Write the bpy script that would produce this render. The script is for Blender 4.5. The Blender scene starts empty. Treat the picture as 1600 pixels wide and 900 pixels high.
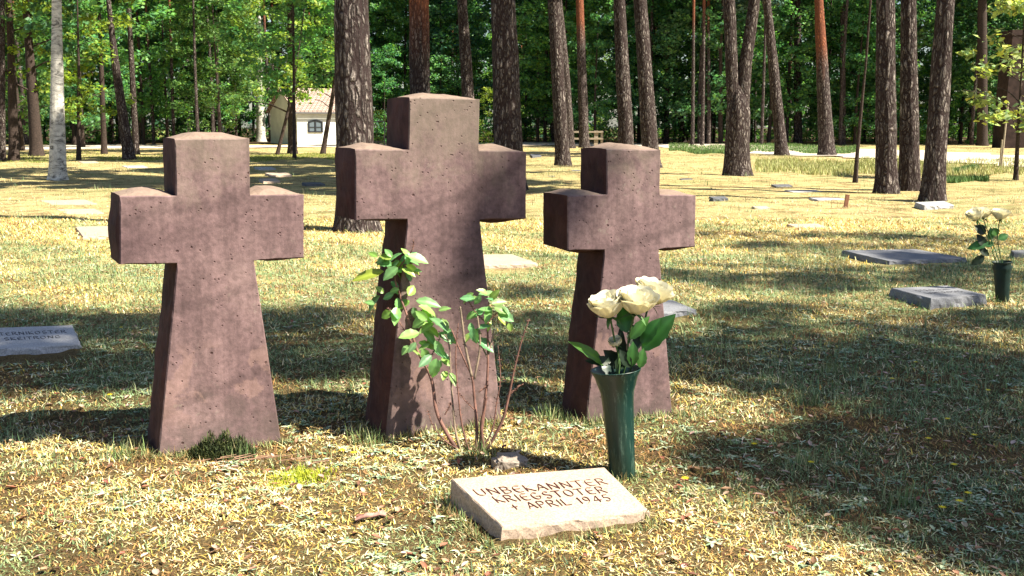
import bpy, bmesh, math, random
import numpy as np
from mathutils import Vector, Matrix, noise as mnoise
from mathutils.geometry import tessellate_polygon
rng = np.random.default_rng(7); random.seed(7)
scene = bpy.context.scene
COL = scene.collection
R = math.radians

# ------------------------------------------------------------------ camera
FPX = 1700.0; HZ = 198.0; CAMH = 1.0
PITCH = math.atan((450 - HZ) / FPX)
cam_d = bpy.data.cameras.new('camera'); cam = bpy.data.objects.new('camera', cam_d); COL.objects.link(cam)
cam_d.sensor_width = 36; cam_d.lens = 36 * FPX / 1600; cam_d.clip_start = 0.05; cam_d.clip_end = 2000
cam.location = (0, 0, CAMH); cam.rotation_euler = (math.pi / 2 - PITCH, 0, 0)
scene.camera = cam
# ------------------------------------------------------------------ light
SUN_EL, SUN_AZ = R(50), R(20)            # azimuth: to the right, a little behind the camera
SV = Vector((math.cos(SUN_AZ) * math.cos(SUN_EL), -math.sin(SUN_AZ) * math.cos(SUN_EL), math.sin(SUN_EL)))
world = bpy.data.worlds.new('World'); scene.world = world; world.use_nodes = True
wn = world.node_tree; bg = wn.nodes['Background']
sky = wn.nodes.new('ShaderNodeTexSky'); sky.sky_type = 'NISHITA'; sky.sun_disc = False
sky.sun_elevation = SUN_EL; sky.sun_rotation = math.pi / 2 + SUN_AZ
wn.links.new(sky.outputs[0], bg.inputs[0]); bg.inputs[1].default_value = 0.05
sd = bpy.data.lights.new('sun', 'SUN'); sd.energy = 5.0; sd.angle = R(0.53); sd.color = (1.0, 0.92, 0.74)
sun = bpy.data.objects.new('sun', sd); COL.objects.link(sun); sun.location = (8, -2, 12)
sun.rotation_euler = SV.to_track_quat('Z', 'Y').to_euler()
vs = scene.view_settings; vs.view_transform = 'Standard'; vs.look = 'None'; vs.gamma = 1; vs.use_curve_mapping = False
vs.exposure = 1.7
scene.cycles.use_denoising = True
scene.cycles.max_bounces = 6; scene.cycles.diffuse_bounces = 2; scene.cycles.transmission_bounces = 3; scene.cycles.transparent_max_bounces = 4

# ------------------------------------------------------------------ helpers
def ray(x, y):
    u = (x - 800) / FPX; v = (450 - y) / FPX
    return Vector((u, math.cos(PITCH) + v * math.sin(PITCH), -math.sin(PITCH) + v * math.cos(PITCH)))
O0 = Vector((0, 0, CAMH))
def G(x, y, z=0.0):
    d = ray(x, y); return O0 + d * ((z - CAMH) / d.z)
def P(x, y, Y):
    d = ray(x, y); return O0 + d * (Y / d.y)
def tag(o, label=None, cat=None, group=None, kind=None):
    if label: o['label'] = label
    if cat: o['category'] = cat
    if group: o['group'] = group
    if kind: o['kind'] = kind
    return o
def empty(name, loc=(0, 0, 0), label=None, cat=None, group=None):
    o = bpy.data.objects.new(name, None); COL.objects.link(o); o.location = loc; o.empty_display_size = .1
    return tag(o, label, cat, group)
def link(name, me, mat, parent=None):
    o = bpy.data.objects.new(name, me); COL.objects.link(o)
    if mat is not None and not me.materials: me.materials.append(mat)
    if parent is not None: o.parent = parent
    return o
def npmesh(name, V, F, tint=None, smooth=False, attrs=None):
    V = np.asarray(V, dtype=np.float32); F = np.asarray(F, dtype=np.int32)
    me = bpy.data.meshes.new(name); k = F.shape[1]
    me.vertices.add(len(V)); me.vertices.foreach_set('co', V.ravel())
    me.loops.add(F.size); me.loops.foreach_set('vertex_index', F.ravel())
    me.polygons.add(len(F))
    me.polygons.foreach_set('loop_start', np.arange(0, F.size, k, dtype=np.int32))
    me.polygons.foreach_set('loop_total', np.full(len(F), k, dtype=np.int32))
    if smooth: me.polygons.foreach_set('use_smooth', np.ones(len(F), dtype=bool))
    if tint is not None:
        a = me.attributes.new('tint', 'FLOAT_COLOR', 'POINT')
        c = np.ones((len(V), 4), dtype=np.float32); c[:, :3] = tint; a.data.foreach_set('color', c.ravel())
    for n, arr in (attrs or {}).items():
        a = me.attributes.new(n, 'FLOAT', 'POINT'); a.data.foreach_set('value', np.asarray(arr, dtype=np.float32))
    me.update(); me.validate()
    return me
class MB:
    def __init__(s): s.v = []; s.f = []
    def add(s, V, F):
        b = len(s.v); s.v += [tuple(p) for p in V]; s.f += [tuple(i + b for i in f) for f in F]; return s
    def box(s, c, h, M=None):
        V = [Vector((x * h[0], y * h[1], z * h[2])) for x in (-1, 1) for y in (-1, 1) for z in (-1, 1)]
        if M: V = [M @ p for p in V]
        c = Vector(c); V = [p + c for p in V]
        return s.add(V, [(0, 1, 3, 2), (4, 6, 7, 5), (0, 4, 5, 1), (2, 3, 7, 6), (0, 2, 6, 4), (1, 5, 7, 3)])
    def tube(s, pts, rad, n=8, cap=True):
        pts = [Vector(p) for p in pts]; b = len(s.v)
        if not hasattr(rad, '__len__'): rad = [rad] * len(pts)
        ref = Vector((0.3, 1, 0.2)).normalized()
        for i, p in enumerate(pts):
            t = (pts[min(i + 1, len(pts) - 1)] - pts[max(i - 1, 0)]).normalized()
            a = t.cross(ref); a = a.normalized() if a.length > 1e-4 else Vector((1, 0, 0)); c = t.cross(a)
            for k in range(n):
                q = 2 * math.pi * k / n; s.v.append(tuple(p + (a * math.cos(q) + c * math.sin(q)) * rad[i]))
        for i in range(len(pts) - 1):
            for k in range(n):
                k2 = (k + 1) % n
                s.f.append((b + i * n + k, b + i * n + k2, b + (i + 1) * n + k2, b + (i + 1) * n + k))
        if cap:
            s.f.append(tuple(b + k for k in range(n))[::-1]); s.f.append(tuple(b + (len(pts) - 1) * n + k for k in range(n)))
        return s
    def mesh(s, name, smooth=False):
        me = bpy.data.meshes.new(name); me.from_pydata(s.v, [], s.f)
        if smooth: me.polygons.foreach_set('use_smooth', np.ones(len(s.f), dtype=bool))
        me.update(); return me
    def build(s, name, mat, parent=None, smooth=False): return link(name, s.mesh(name, smooth), mat, parent)
def spline(pts, n=6):
    pts = [Vector(p) for p in pts]; out = []
    for i in range(len(pts) - 1):
        p0 = pts[max(i - 1, 0)]; p1 = pts[i]; p2 = pts[i + 1]; p3 = pts[min(i + 2, len(pts) - 1)]
        for k in range(n):
            t = k / n
            out.append(.5 * ((2 * p1) + (p2 - p0) * t + (2 * p0 - 5 * p1 + 4 * p2 - p3) * t * t + (3 * p1 - p0 - 3 * p2 + p3) * t ** 3))
    out.append(pts[-1]); return out

# ------------------------------------------------------------------ materials
class Mat:
    def __init__(s, name, rough=.8, spec=.3):
        s.m = bpy.data.materials.new(name); s.m.use_nodes = True; s.t = s.m.node_tree
        s.b = s.t.nodes['Principled BSDF']; s.out = s.t.nodes['Material Output']
        s.b.inputs['Roughness'].default_value = rough; s.b.inputs['Specular IOR Level'].default_value = spec
    def n(s, typ, **kw):
        nd = s.t.nodes.new(typ)
        for k, v in kw.items():
            if k in nd.inputs: nd.inputs[k].default_value = v
            else: setattr(nd, k, v)
        return nd
    def l(s, a, b): s.t.links.new(a, b)
    def coord(s, scale=(1, 1, 1), rand=False, kind='Object'):
        tc = s.n('ShaderNodeTexCoord'); mp = s.n('ShaderNodeMapping'); mp.inputs['Scale'].default_value = scale
        s.l(tc.outputs[kind], mp.inputs['Vector'])
        if rand:
            oi = s.n('ShaderNodeObjectInfo'); m = s.n('ShaderNodeMath', operation='MULTIPLY'); m.inputs[1].default_value = 37.0
            s.l(oi.outputs['Random'], m.inputs[0]); s.l(m.outputs[0], mp.inputs['Location'])
        return mp.outputs[0]
    def noise(s, vec, scale, detail=4, rough=.55, dist=0.0):
        nd = s.n('ShaderNodeTexNoise'); nd.inputs['Scale'].default_value = scale; nd.inputs['Detail'].default_value = detail
        nd.inputs['Roughness'].default_value = rough; nd.inputs['Distortion'].default_value = dist
        s.l(vec, nd.inputs['Vector']); return nd.outputs['Fac']
    def voro(s, vec, scale, feature='F1', rnd=1.0):
        nd = s.n('ShaderNodeTexVoronoi'); nd.feature = feature; nd.inputs['Scale'].default_value = scale
        nd.inputs['Randomness'].default_value = rnd; s.l(vec, nd.inputs['Vector']); return nd
    def ramp(s, fac, stops, interp='LINEAR'):
        nd = s.n('ShaderNodeValToRGB'); cr = nd.color_ramp; cr.interpolation = interp
        while len(cr.elements) < len(stops): cr.elements.new(.5)
        for e, (p, c) in zip(cr.elements, stops):
            e.position = p; e.color = (*c, 1) if hasattr(c, '__len__') else (c, c, c, 1)
        s.l(fac, nd.inputs[0]); return nd.outputs[0]
    def mix(s, fac, a, b, mode='MIX'):
        nd = s.n('ShaderNodeMix'); nd.data_type = 'RGBA'; nd.blend_type = mode
        for i, v in ((0, fac), (6, a), (7, b)):
            if isinstance(v, bpy.types.NodeSocket): s.l(v, nd.inputs[i])
            elif i == 0: nd.inputs[0].default_value = v
            else: nd.inputs[i].default_value = (*v, 1) if hasattr(v, '__len__') else (v, v, v, 1)
        return nd.outputs[2]
    def math(s, op, a, b=0.0):
        nd = s.n('ShaderNodeMath', operation=op)
        for i, v in ((0, a), (1, b)):
            if isinstance(v, bpy.types.NodeSocket): s.l(v, nd.inputs[i])
            else: nd.inputs[i].default_value = v
        return nd.outputs[0]
    def bump(s, h, strength=.5, dist=.01):
        nd = s.n('ShaderNodeBump'); nd.inputs['Strength'].default_value = strength; nd.inputs['Distance'].default_value = dist
        s.l(h, nd.inputs['Height']); s.l(nd.outputs[0], s.b.inputs['Normal']); return nd
    def color(s, c):
        if isinstance(c, bpy.types.NodeSocket): s.l(c, s.b.inputs['Base Color'])
        else: s.b.inputs['Base Color'].default_value = (*c, 1)
        return s.m
    def attr(s, name, out='Color'):
        nd = s.n('ShaderNodeAttribute'); nd.attribute_name = name; return nd.outputs[out]
    def translucent(s, col, fac=.35):
        tr = s.n('ShaderNodeBsdfTranslucent'); mx = s.n('ShaderNodeMixShader'); mx.inputs[0].default_value = fac
        if isinstance(col, bpy.types.NodeSocket): s.l(col, tr.inputs[0])
        else: tr.inputs[0].default_value = (*col, 1)
        s.l(s.b.outputs[0], mx.inputs[1]); s.l(tr.outputs[0], mx.inputs[2]); s.l(mx.outputs[0], s.out.inputs[0])

def m_plain(name, c, rough=.7, spec=.3, var=.25, scale=20, bump=.3, bd=.004):
    m = Mat(name, rough, spec); v = m.coord(rand=True); n = m.noise(v, scale)
    m.color(m.ramp(n, [(.3, tuple(x * (1 - var) for x in c)), (.7, tuple(x * (1 + var) for x in c))])); m.bump(n, bump, bd); return m.m

def m_sandstone():
    m = Mat('sandstone', .85, .25); v = m.coord(rand=True)
    big = m.noise(v, 2.3, 5, .6, .6); fine = m.noise(v, 60, 5, .7); mid = m.noise(v, 11, 5, .65, .4)
    c = m.ramp(big, [(.26, (.105, .064, .070)), (.5, (.168, .108, .112)), (.74, (.235, .160, .158))])
    c = m.mix(.55, c, m.ramp(mid, [(.3, .62), (.7, 1.25)]), 'MULTIPLY')
    c = m.mix(.8, c, m.ramp(fine, [(.32, .6), (.68, 1.3)]), 'MULTIPLY')
    vs_ = m.coord((26, 26, 1.1), rand=True); st = m.noise(vs_, 1, 4, .6)
    c = m.mix(.7, c, m.ramp(st, [(.35, .66), (.6, 1.12)]), 'MULTIPLY')
    # faint bedding planes crossing at a slant
    tc = m.coord((1, 1, 1), rand=True); mp = m.n('ShaderNodeMapping'); mp.inputs['Rotation'].default_value = (0, R(18), 0); m.l(tc, mp.inputs[0])
    wv = m.n('ShaderNodeTexWave'); wv.bands_direction = 'Z'; wv.inputs['Scale'].default_value = 1.1; wv.inputs['Distortion'].default_value = 5
    wv.inputs['Detail'].default_value = 4; wv.inputs['Detail Scale'].default_value = .8; m.l(mp.outputs[0], wv.inputs['Vector'])
    c = m.mix(.55, c, m.ramp(wv.outputs['Fac'], [(0, .55), (.06, .95), (1, 1)]), 'MULTIPLY')
    # grey-green weathering towards the top, dark soil splash at the foot
    sep = m.n('ShaderNodeSeparateXYZ'); tc2 = m.n('ShaderNodeTexCoord'); m.l(tc2.outputs['Object'], sep.inputs[0])
    hz = m.math('ADD', sep.outputs['Z'], m.math('MULTIPLY', m.math('SUBTRACT', mid, .5), .7))
    top = m.ramp(hz, [(.80, 0.0), (1.15, 1.0)]); c = m.mix(m.math('MULTIPLY', top, .42), c, (.165, .145, .105))
    foot = m.ramp(hz, [(.02, 1.0), (.16, 0.0)]); c = m.mix(m.math('MULTIPLY', foot, .55), c, (.10, .075, .07))
    # pale lime bloom patches low on the shaft
    pb = m.noise(v, 6.5, 6, .6, .5); zone = m.ramp(sep.outputs['Z'], [(.08, 0.0), (.14, 1.0), (.30, 1.0), (.36, 0.0)])
    pf = m.math('MULTIPLY', m.ramp(pb, [(.53, 0.0), (.56, 1.0)]), zone); c = m.mix(m.math('MULTIPLY', pf, .2), c, (.40, .25, .21))
    lm_ = m.math('MULTIPLY', m.ramp(m.noise(v, 19, 6, .75, .3), [(.60, 0.0), (.66, 1.0)]), m.ramp(big, [(.42, 0.0), (.6, 1.0)])); c = m.mix(m.math('MULTIPLY', lm_, .38), c, (.27, .25, .20))
    vp = m.voro(v, 26); vp2 = m.voro(v, 60)
    sel = m.math('GREATER_THAN', m.noise(v, 23, 1), .60)
    pit = m.math('MULTIPLY', m.ramp(vp.outputs['Distance'], [(.07, 1.0), (.13, 0.0)]), sel)
    pit2 = m.math('MULTIPLY', m.ramp(vp2.outputs['Distance'], [(.10, 1.0), (.2, 0.0)]), m.math('GREATER_THAN', m.noise(v, 17, 1), .55))
    pt = m.math('MAXIMUM', pit, pit2); c = m.mix(m.math('MULTIPLY', pt, .75), c, (.045, .02, .02))
    # split sides: rough stone with shade painted in; tops painted paler as if sunlit
    hw = m.attr('hewn', 'Fac'); hewn_shade = m.mix(m.ramp(mid, [(.3, 0.0), (.7, 1.0)]), (.035, .014, .013), (.10, .042, .036))
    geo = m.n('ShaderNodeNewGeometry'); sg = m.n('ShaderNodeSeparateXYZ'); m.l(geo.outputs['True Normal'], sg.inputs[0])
    hewn_shade = m.mix(m.ramp(sg.outputs['Z'], [(.35, 0.0), (.7, 1.0)]), hewn_shade, m.mix(fine, (.13, .09, .075), (.29, .215, .175)))
    m.color(m.mix(hw, c, hewn_shade))
    h = m.math('SUBTRACT', m.math('ADD', m.math('MULTIPLY', fine, .5), m.math('MULTIPLY', mid, m.math('ADD', m.math('MULTIPLY', hw, 1.2), .12))), m.math('MULTIPLY', pt, 1.6))
    m.bump(h, .6, .005); return m.m
def m_granite(name, c, rough=.75):
    m = Mat(name, rough, .35); v = m.coord(rand=True)
    f = m.noise(v, 160, 3, .7); b = m.noise(v, 9, 4, .6)
    k = m.ramp(f, [(.3, tuple(x * .55 for x in c)), (.5, c), (.72, tuple(min(1, x * 1.3) for x in c))])
    k = m.mix(.5, k, m.ramp(b, [(.3, .72), (.7, 1.15)]), 'MULTIPLY'); m.color(k); m.bump(m.math('ADD', f, b), .35, .003); return m.m
def m_pinebark():
    m = Mat('pine_bark', .9, .2); v0 = m.coord(rand=True)
    w = m.n('ShaderNodeTexNoise'); w.inputs['Scale'].default_value = 4; w.inputs['Detail'].default_value = 2; m.l(v0, w.inputs['Vector'])
    mx = m.n('ShaderNodeMix'); mx.data_type = 'RGBA'; mx.blend_type = 'LINEAR_LIGHT'; mx.inputs[0].default_value = .07
    m.l(v0, mx.inputs[6]); m.l(w.outputs['Color'], mx.inputs[7])
    mp = m.n('ShaderNodeMapping'); mp.inputs['Scale'].default_value = (1, 1, .26); m.l(mx.outputs[2], mp.inputs[0])
    ve = m.voro(mp.outputs[0], 20, 'DISTANCE_TO_EDGE'); vc = m.voro(mp.outputs[0], 20)
    edge = m.ramp(m.math('ADD', ve.outputs['Distance'], m.math('MULTIPLY', m.math('SUBTRACT', m.noise(v0, 28, 4, .7), .5), .35)), [(.04, 0.0), (.16, .6), (.34, 1.0)])
    mp2 = m.n('ShaderNodeMapping'); mp2.inputs['Scale'].default_value = (1, 1, .45); m.l(v0, mp2.inputs[0])
    fn = m.noise(mp2.outputs[0], 70, 5, .7)
    plate = m.ramp(fn, [(.34, (.055, .045, .042)), (.5, (.19, .16, .15)), (.66, (.48, .425, .39))])
    plate = m.mix(.7, plate, m.ramp(vc.outputs['Color'], [(.2, .45), (.8, 1.3)]), 'MULTIPLY')
    orange = m.mix(.8, (.36, .13, .065), m.ramp(fn, [(.3, .5), (.7, 1.4)]), 'MULTIPLY')
    plate = m.mix(m.attr('orange', 'Fac'), plate, orange)
    crack = m.mix(m.attr('orange', 'Fac'), (.026, .016, .016), (.14, .05, .03))
    mpf = m.n('ShaderNodeMapping'); mpf.inputs['Scale'].default_value = (1, 1, .10); m.l(v0, mpf.inputs[0])
    fis = m.ramp(m.noise(mpf.outputs[0], 24, 3, .6, .6), [(.44, 0.0), (.53, 1.0)]); edge = m.math('MULTIPLY', edge, m.math('ADD', m.math('MULTIPLY', fis, .85), .15))
    m.color(m.mix(edge, crack, plate))
    m.bump(m.math('ADD', edge, m.math('MULTIPLY', fn, .35)), 1.0, .028); return m.m
def m_birch():
    m = Mat('birch_bark', .7, .3); v0 = m.coord(rand=True)
    mp = m.n('ShaderNodeMapping'); mp.inputs['Scale'].default_value = (1, 1, 2.2); m.l(v0, mp.inputs[0])
    n1 = m.noise(mp.outputs[0], 4.5, 6, .75, 1.2); n2 = m.noise(v0, 4, 5, .7, .8)
    c = m.ramp(n1, [(.36, (.05, .045, .045)), (.46, (.38, .36, .33)), (.6, (.66, .63, .58))])
    sep = m.n('ShaderNodeSeparateXYZ'); tc = m.n('ShaderNodeTexCoord'); m.l(tc.outputs['Object'], sep.inputs[0])
    low = m.ramp(m.math('ADD', sep.outputs['Z'], m.math('MULTIPLY', n2, 2.0)), [(.9, .8), (2.6, 0.0)])
    c = m.mix(m.math('MULTIPLY', low, m.ramp(n2, [(.45, 0.0), (.52, 1.0)])), c, (.05, .04, .035)); m.color(c); m.bump(n1, .6, .01); return m.m
def m_leaf(name, c, var=.35, rough=.5, tr=.35, trc=None, tint=True, spec=.3):
    m = Mat(name, rough, spec)
    k = m.attr('tint') if tint else None
    oi = m.n('ShaderNodeObjectInfo')
    base = m.ramp(oi.outputs['Random'], [(0, (c[0] * .7, c[1] * .85, c[2] * 1.2)), (.5, c), (1, (c[0] * 1.35, c[1] * 1.1, c[2] * .7))])
    if k is not None: base = m.mix(1.0, base, k, 'MULTIPLY')
    m.color(base); t2 = m.mix(1.0, base, trc or (1.4, 1.5, .7), 'MULTIPLY'); m.translucent(t2, tr); return m.m
def m_ground():
    m = Mat('turf', .95, .1); v = m.coord(kind='Object')
    big = m.noise(v, .35, 4, .6, .4); mid = m.noise(v, 2.6, 5, .65, .5); fine = m.noise(v, 45, 5, .75); vf = m.noise(v, 160, 3, .7)
    straw = m.ramp(fine, [(.30, (.16, .11, .05)), (.5, (.46, .36, .17)), (.68, (.78, .66, .36))])
    green = m.ramp(fine, [(.28, (.035, .04, .018)), (.5, (.15, .17, .06)), (.72, (.30, .34, .15))])
    brown = m.ramp(fine, [(.3, (.05, .03, .018)), (.7, (.24, .15, .07))])
    c = m.mix(m.ramp(big, [(.48, 0.0), (.66, .45)]), straw, green)
    c = m.mix(m.ramp(mid, [(.48, 0.0), (.62, .75)]), c, brown)
    low = m.noise(m.coord((.35, 1.3, 1), kind='Object'), 1.1, 6, .7, .6); c = m.mix(m.ramp(low, [(.50, 0.0), (.62, .6)]), c, green)
    # near the crosses the sward is darker moss and litter
    sep = m.n('ShaderNodeSeparateXYZ'); m.l(v, sep.inputs[0])
    near = m.ramp(m.math('ADD', m.math('DIVIDE', sep.outputs['Y'], 10.0), m.math('MULTIPLY', mid, .2)), [(.55, 1.0), (.85, 0.0)])
    c = m.mix(m.math('MULTIPLY', near, .9), c, m.ramp(vf, [(.35, (.022, .015, .008)), (.65, (.16, .11, .05))]))
    floor = m.ramp(m.math('ADD', sep.outputs['Y'], m.math('MULTIPLY', mid, 3.0)), [(0, 0.0), (1, 1.0)])
    mr = m.n('ShaderNodeMapRange'); m.l(m.math('ADD', sep.outputs['Y'], m.math('MULTIPLY', mid, 4.0)), mr.inputs[0]); mr.inputs[1].default_value = 64; mr.inputs[2].default_value = 67
    c = m.mix(mr.outputs[0], c, m.ramp(fine, [(.3, (.03, .02, .012)), (.7, (.12, .08, .045))]))
    m.color(c); m.bump(m.math('ADD', fine, vf), .8, .02); return m.m

SAND = m_sandstone(); BARK = m_pinebark(); BIRCH = m_birch()
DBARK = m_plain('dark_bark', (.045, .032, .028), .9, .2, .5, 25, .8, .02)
GRAN_P = m_granite('pale_pink_granite', (.42, .32, .25)); GRAN_G = m_granite('grey_granite', (.36, .36, .38)); GRAN_M = m_granite('blue_grey_granite', (.17, .175, .20)); GRAN_D = m_granite('dark_granite', (.09, .095, .11))
INK = m_plain('dark_red_lettering', (.04, .012, .012), .8, .2); INKD = m_plain('grey_lettering', (.035, .035, .045), .8, .2)
L_DEC = m_leaf('broad_leaf', (.125, .25, .085), tr=.45, trc=(1.4, 1.6, .8)); L_DARK = m_leaf('shade_leaf', (.075, .16, .065), trc=(1.2, 1.4, .9)); L_PINE = m_leaf('pine_needles', (.06, .105, .06), tr=.2)
L_LIME = m_leaf('spring_leaf', (.16, .24, .05), tr=.4); L_PALE = m_leaf('pale_leaf', (.26, .32, .17), tr=.4)

# ------------------------------------------------------------------ ground
def gh(x, y):
    x = np.asarray(x, float); y = np.asarray(y, float)
    near = .006 * np.sin(x * 5.1 + y * 2.3) + .006 * np.sin(y * 6.3 - x * 3.7 + 1.2) + .004 * np.sin(x * 13 + 1) * np.sin(y * 11)
    hm = .0045 * np.sin(x * 47 + 2.2 * np.sin(y * 19)) * np.sin(y * 53 + 1.9 * np.sin(x * 23 + 1)) + .005 * np.sin(x * 21 + 1.5 * np.sin(y * 9 + 2)) * np.sin(y * 26 + 1.3 * np.sin(x * 11))
    near = near + hm * np.clip((9 - y) / 3, 0, 1) * (np.abs(x) < 6)
    far = .05 * np.sin(x * .35 + 1) * np.sin(y * .27 + 2) * np.clip((y - 8) / 15, 0, 1)
    return near + far
def axis(a, b, d0, g):
    out = [0.0]; d = d0
    while out[-1] < b: out.append(out[-1] + d); d *= g
    neg = [0.0]; d = d0
    while neg[-1] > a: neg.append(neg[-1] - d); d *= g
    return np.array(sorted(set(neg + out)))
def dense(lo, hi, d, a, b, g):
    m_ = list(np.arange(lo, hi, d)); x = m_[-1]; s = d
    while x < b: s *= g; x += s; m_.append(x)
    x = lo; s = d; pre = []
    while x > a: s *= g; x -= s; pre.append(x)
    return np.array(pre[::-1] + m_)
xs = dense(-2.6, 2.8, .016, -500, 500, 1.035); ys = dense(2.0, 6.2, .02, -100, 700, 1.03)
XX, YY = np.meshgrid(xs, ys); ZZ = gh(XX, YY); nx = len(xs); ny = len(ys)
ii = (np.arange(ny - 1)[:, None] * nx + np.arange(nx - 1)[None]).ravel()
me = npmesh('ground', np.stack([XX.ravel(), YY.ravel(), ZZ.ravel()], 1), np.stack([ii, ii + 1, ii + nx + 1, ii + nx], 1), smooth=True)
tag(link('ground', me, m_ground()), kind='structure')

def strip(name, pts, widths, mat, lift, n=10):
    c = spline(pts, n); w = np.interp(np.linspace(0, len(widths) - 1, len(c)), range(len(widths)), widths); V = []; m_ = 7
    for i, p in enumerate(c):
        t = (c[min(i + 1, len(c) - 1)] - c[max(i - 1, 0)]).normalized(); s = Vector((-t.y, t.x, 0))
        for k in range(m_):
            q = p + s * w[i] * (k / (m_ - 1) - .5) * (1 + .12 * math.sin(i * 1.7 + k)); V.append((q.x, q.y, float(gh(q.x, q.y)) + lift))
    F = [(i * m_ + k, i * m_ + k + 1, (i + 1) * m_ + k + 1, (i + 1) * m_ + k) for i in range(len(c) - 1) for k in range(m_ - 1)]
    return tag(link(name, npmesh(name, V, F), mat), kind='structure')
mp = Mat('sandy_path', .95, .1); v_ = mp.coord(kind='Object'); nn = mp.noise(v_, 3, 6, .7)
mp.color(mp.ramp(nn, [(.3, (.30, .25, .21)), (.5, (.52, .45, .38)), (.75, (.66, .58, .50))])); mp.bump(nn, .3, .02)
strip('path', [G(-500, 233), G(0, 233), G(250, 229), G(520, 229), G(850, 225), G(1100, 229), G(1300, 238), G(1480, 247), G(1800, 258)], [9, 8, 9, 6, 7, 7, 8, 8, 9], mp.m, .03)
# mossy bank at the far left
V = []; F = []; n_ = 24
bc = G(235, 216)
for i in range(n_):
    for j in range(n_):
        u = i / (n_ - 1) * 2 - 1; w = j / (n_ - 1) * 2 - 1; r = math.hypot(u, w)
        h = max(0, 1 - r * r) ** 1.2 * .75 + .08 * math.sin(u * 9) * math.sin(w * 7) * max(0, 1 - r)
        V.append((bc.x + u * 4.2, bc.y + w * 3, -.03 + h))
for i in range(n_ - 1):
    for j in range(n_ - 1): F.append((i * n_ + j, (i + 1) * n_ + j, (i + 1) * n_ + j + 1, i * n_ + j + 1))
tag(link('mossy_bank', npmesh('bank', V, F, smooth=True), m_plain('bank_moss', (.20, .20, .07), .95, .1, .6, 3, .8, .05)), kind='structure')

# ------------------------------------------------------------------ stone crosses
def make_cross(front, theta, thick, label, seed, lens, bul):
    """front: outline in the photograph's pixels, put on an upright plane through its left foot."""
    th = R(theta); base = G(*front['foot']); e = Vector((math.cos(th), math.sin(th), 0)); nrm = Vector((math.sin(th), -math.cos(th), 0))
    pts = []
    for (x, y) in front['pts']:
        d = ray(x, y); t = (base - O0).dot(nrm) / d.dot(nrm); q = O0 + d * t - base; pts.append((q.dot(e), q.z))
    pts[-2] = (pts[-2][0], -.05); pts[-1] = (pts[-1][0], -.05)       # the foot goes into the ground
    rr = random.Random(seed)
    ring = []
    N = len(pts)
    for i in range(N):
        a = Vector(pts[i]); b = Vector(pts[(i + 1) % N]); L = (b - a).length; k = max(3, int(L / .022)); t = (b - a) / L; out = Vector((-t.y, t.x))  # outline runs clockwise
        for j in range(k): ring.append((a + t * L * j / k, out, i, j / k, L))
    # true outward normals at corners
    M = len(ring); layers = 10; V = []; F = []
    off = Vector((rr.random() * 50, rr.random() * 50, 0))
    for li in range(layers + 1):
        if li == 0: d = 0.0
        elif li == 1: d = .004
        else: d = .004 + (thick - .004) * (li - 1) / (layers - 1)
        fd = d / thick
        for (p, out, ei, fr, L) in ring:
            px = p
            if li == 0: o = -.0035 + .0015 * mnoise.noise(Vector((p.x * 60, p.y * 60, 3)))
            elif li == 1: o = .001 * mnoise.noise(Vector((p.x * 40, p.y * 40, 5)))
            else:
                w = math.sin(math.pi * min(1, max(0, fd))) ** .7; we = min(1, fr * L / .05, (1 - fr) * L / .05)
                hip = min(1, 2.3 * min(fr / .8, 1 - fr) + .12)
                amt = bul.get(ei, .003) * .9; nk = .004 if ei in (5, 7, 9) else .007
                nz = mnoise.fractal(Vector((p.x * 9, p.y * 9, d * 9)) + off, 1.0, 2.0, 4)
                o = amt * w * hip + nk * nz * min(1, fd * 6) * max(.25, we)
            q = px + out * o
            V.append((q.x, d, q.y))
    for li in range(layers):
        for i in range(M):
            j = (i + 1) % M; F.append((li * M + i, li * M + j, (li + 1) * M + j, (li + 1) * M + i))
    tris = tessellate_polygon([[Vector((V[i][0], V[i][2], 0)) for i in range(M)]])
    for t in tris: F.append(tuple(t)); F.append(tuple(M * layers + k for k in t)[::-1])
    me = bpy.data.meshes.new('stone_cross'); me.from_pydata(V, [], F); me.update()
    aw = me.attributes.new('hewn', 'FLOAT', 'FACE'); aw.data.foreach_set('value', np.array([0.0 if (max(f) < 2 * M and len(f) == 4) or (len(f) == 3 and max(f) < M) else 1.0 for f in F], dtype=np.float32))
    bm = bmesh.new(); bm.from_mesh(me); bmesh.ops.recalc_face_normals(bm, faces=bm.faces); bm.to_mesh(me); bm.free()
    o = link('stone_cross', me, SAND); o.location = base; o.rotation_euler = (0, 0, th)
    tag(o, label, 'stone cross', 'three sandstone crosses'); return o, base, e, nrm
C1 = dict(foot=(243, 718), pts=[(273, 217), (390, 215), (391, 305), (475, 304), (475, 403), (397, 407), (443, 700), (243, 718), ])
# order clockwise: top-left, top-right, notch, arm TR, arm BR, inner R, foot R, foot L, inner L, arm BL, arm TL, notch L
def outline(tl, tr, nr, atr, abr, ir, fr, fl, il, abl, atl, nl):
    return dict(foot=fl, pts=[il, abl, atl, nl, tl, tr, nr, atr, abr, ir, fr, fl])
crossA = outline((273, 217), (390, 216), (391, 305), (475, 304), (475, 403), (397, 407), (443, 700), (243, 718), (277, 412), (187, 413), (187, 306), (275, 306))
crossB = outline((640, 152), (750, 155), (748, 235), (823, 237), (822, 342), (750, 343), (787, 672), (600, 684), (637, 343), (555, 344), (555, 233), (638, 234))
crossC = outline((948, 233), (1033, 234), (1031, 304), (1088, 305), (1086, 386), (1030, 389), (1053, 640), (913, 660), (945, 391), (887, 391), (887, 306), (948, 304))
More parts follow.
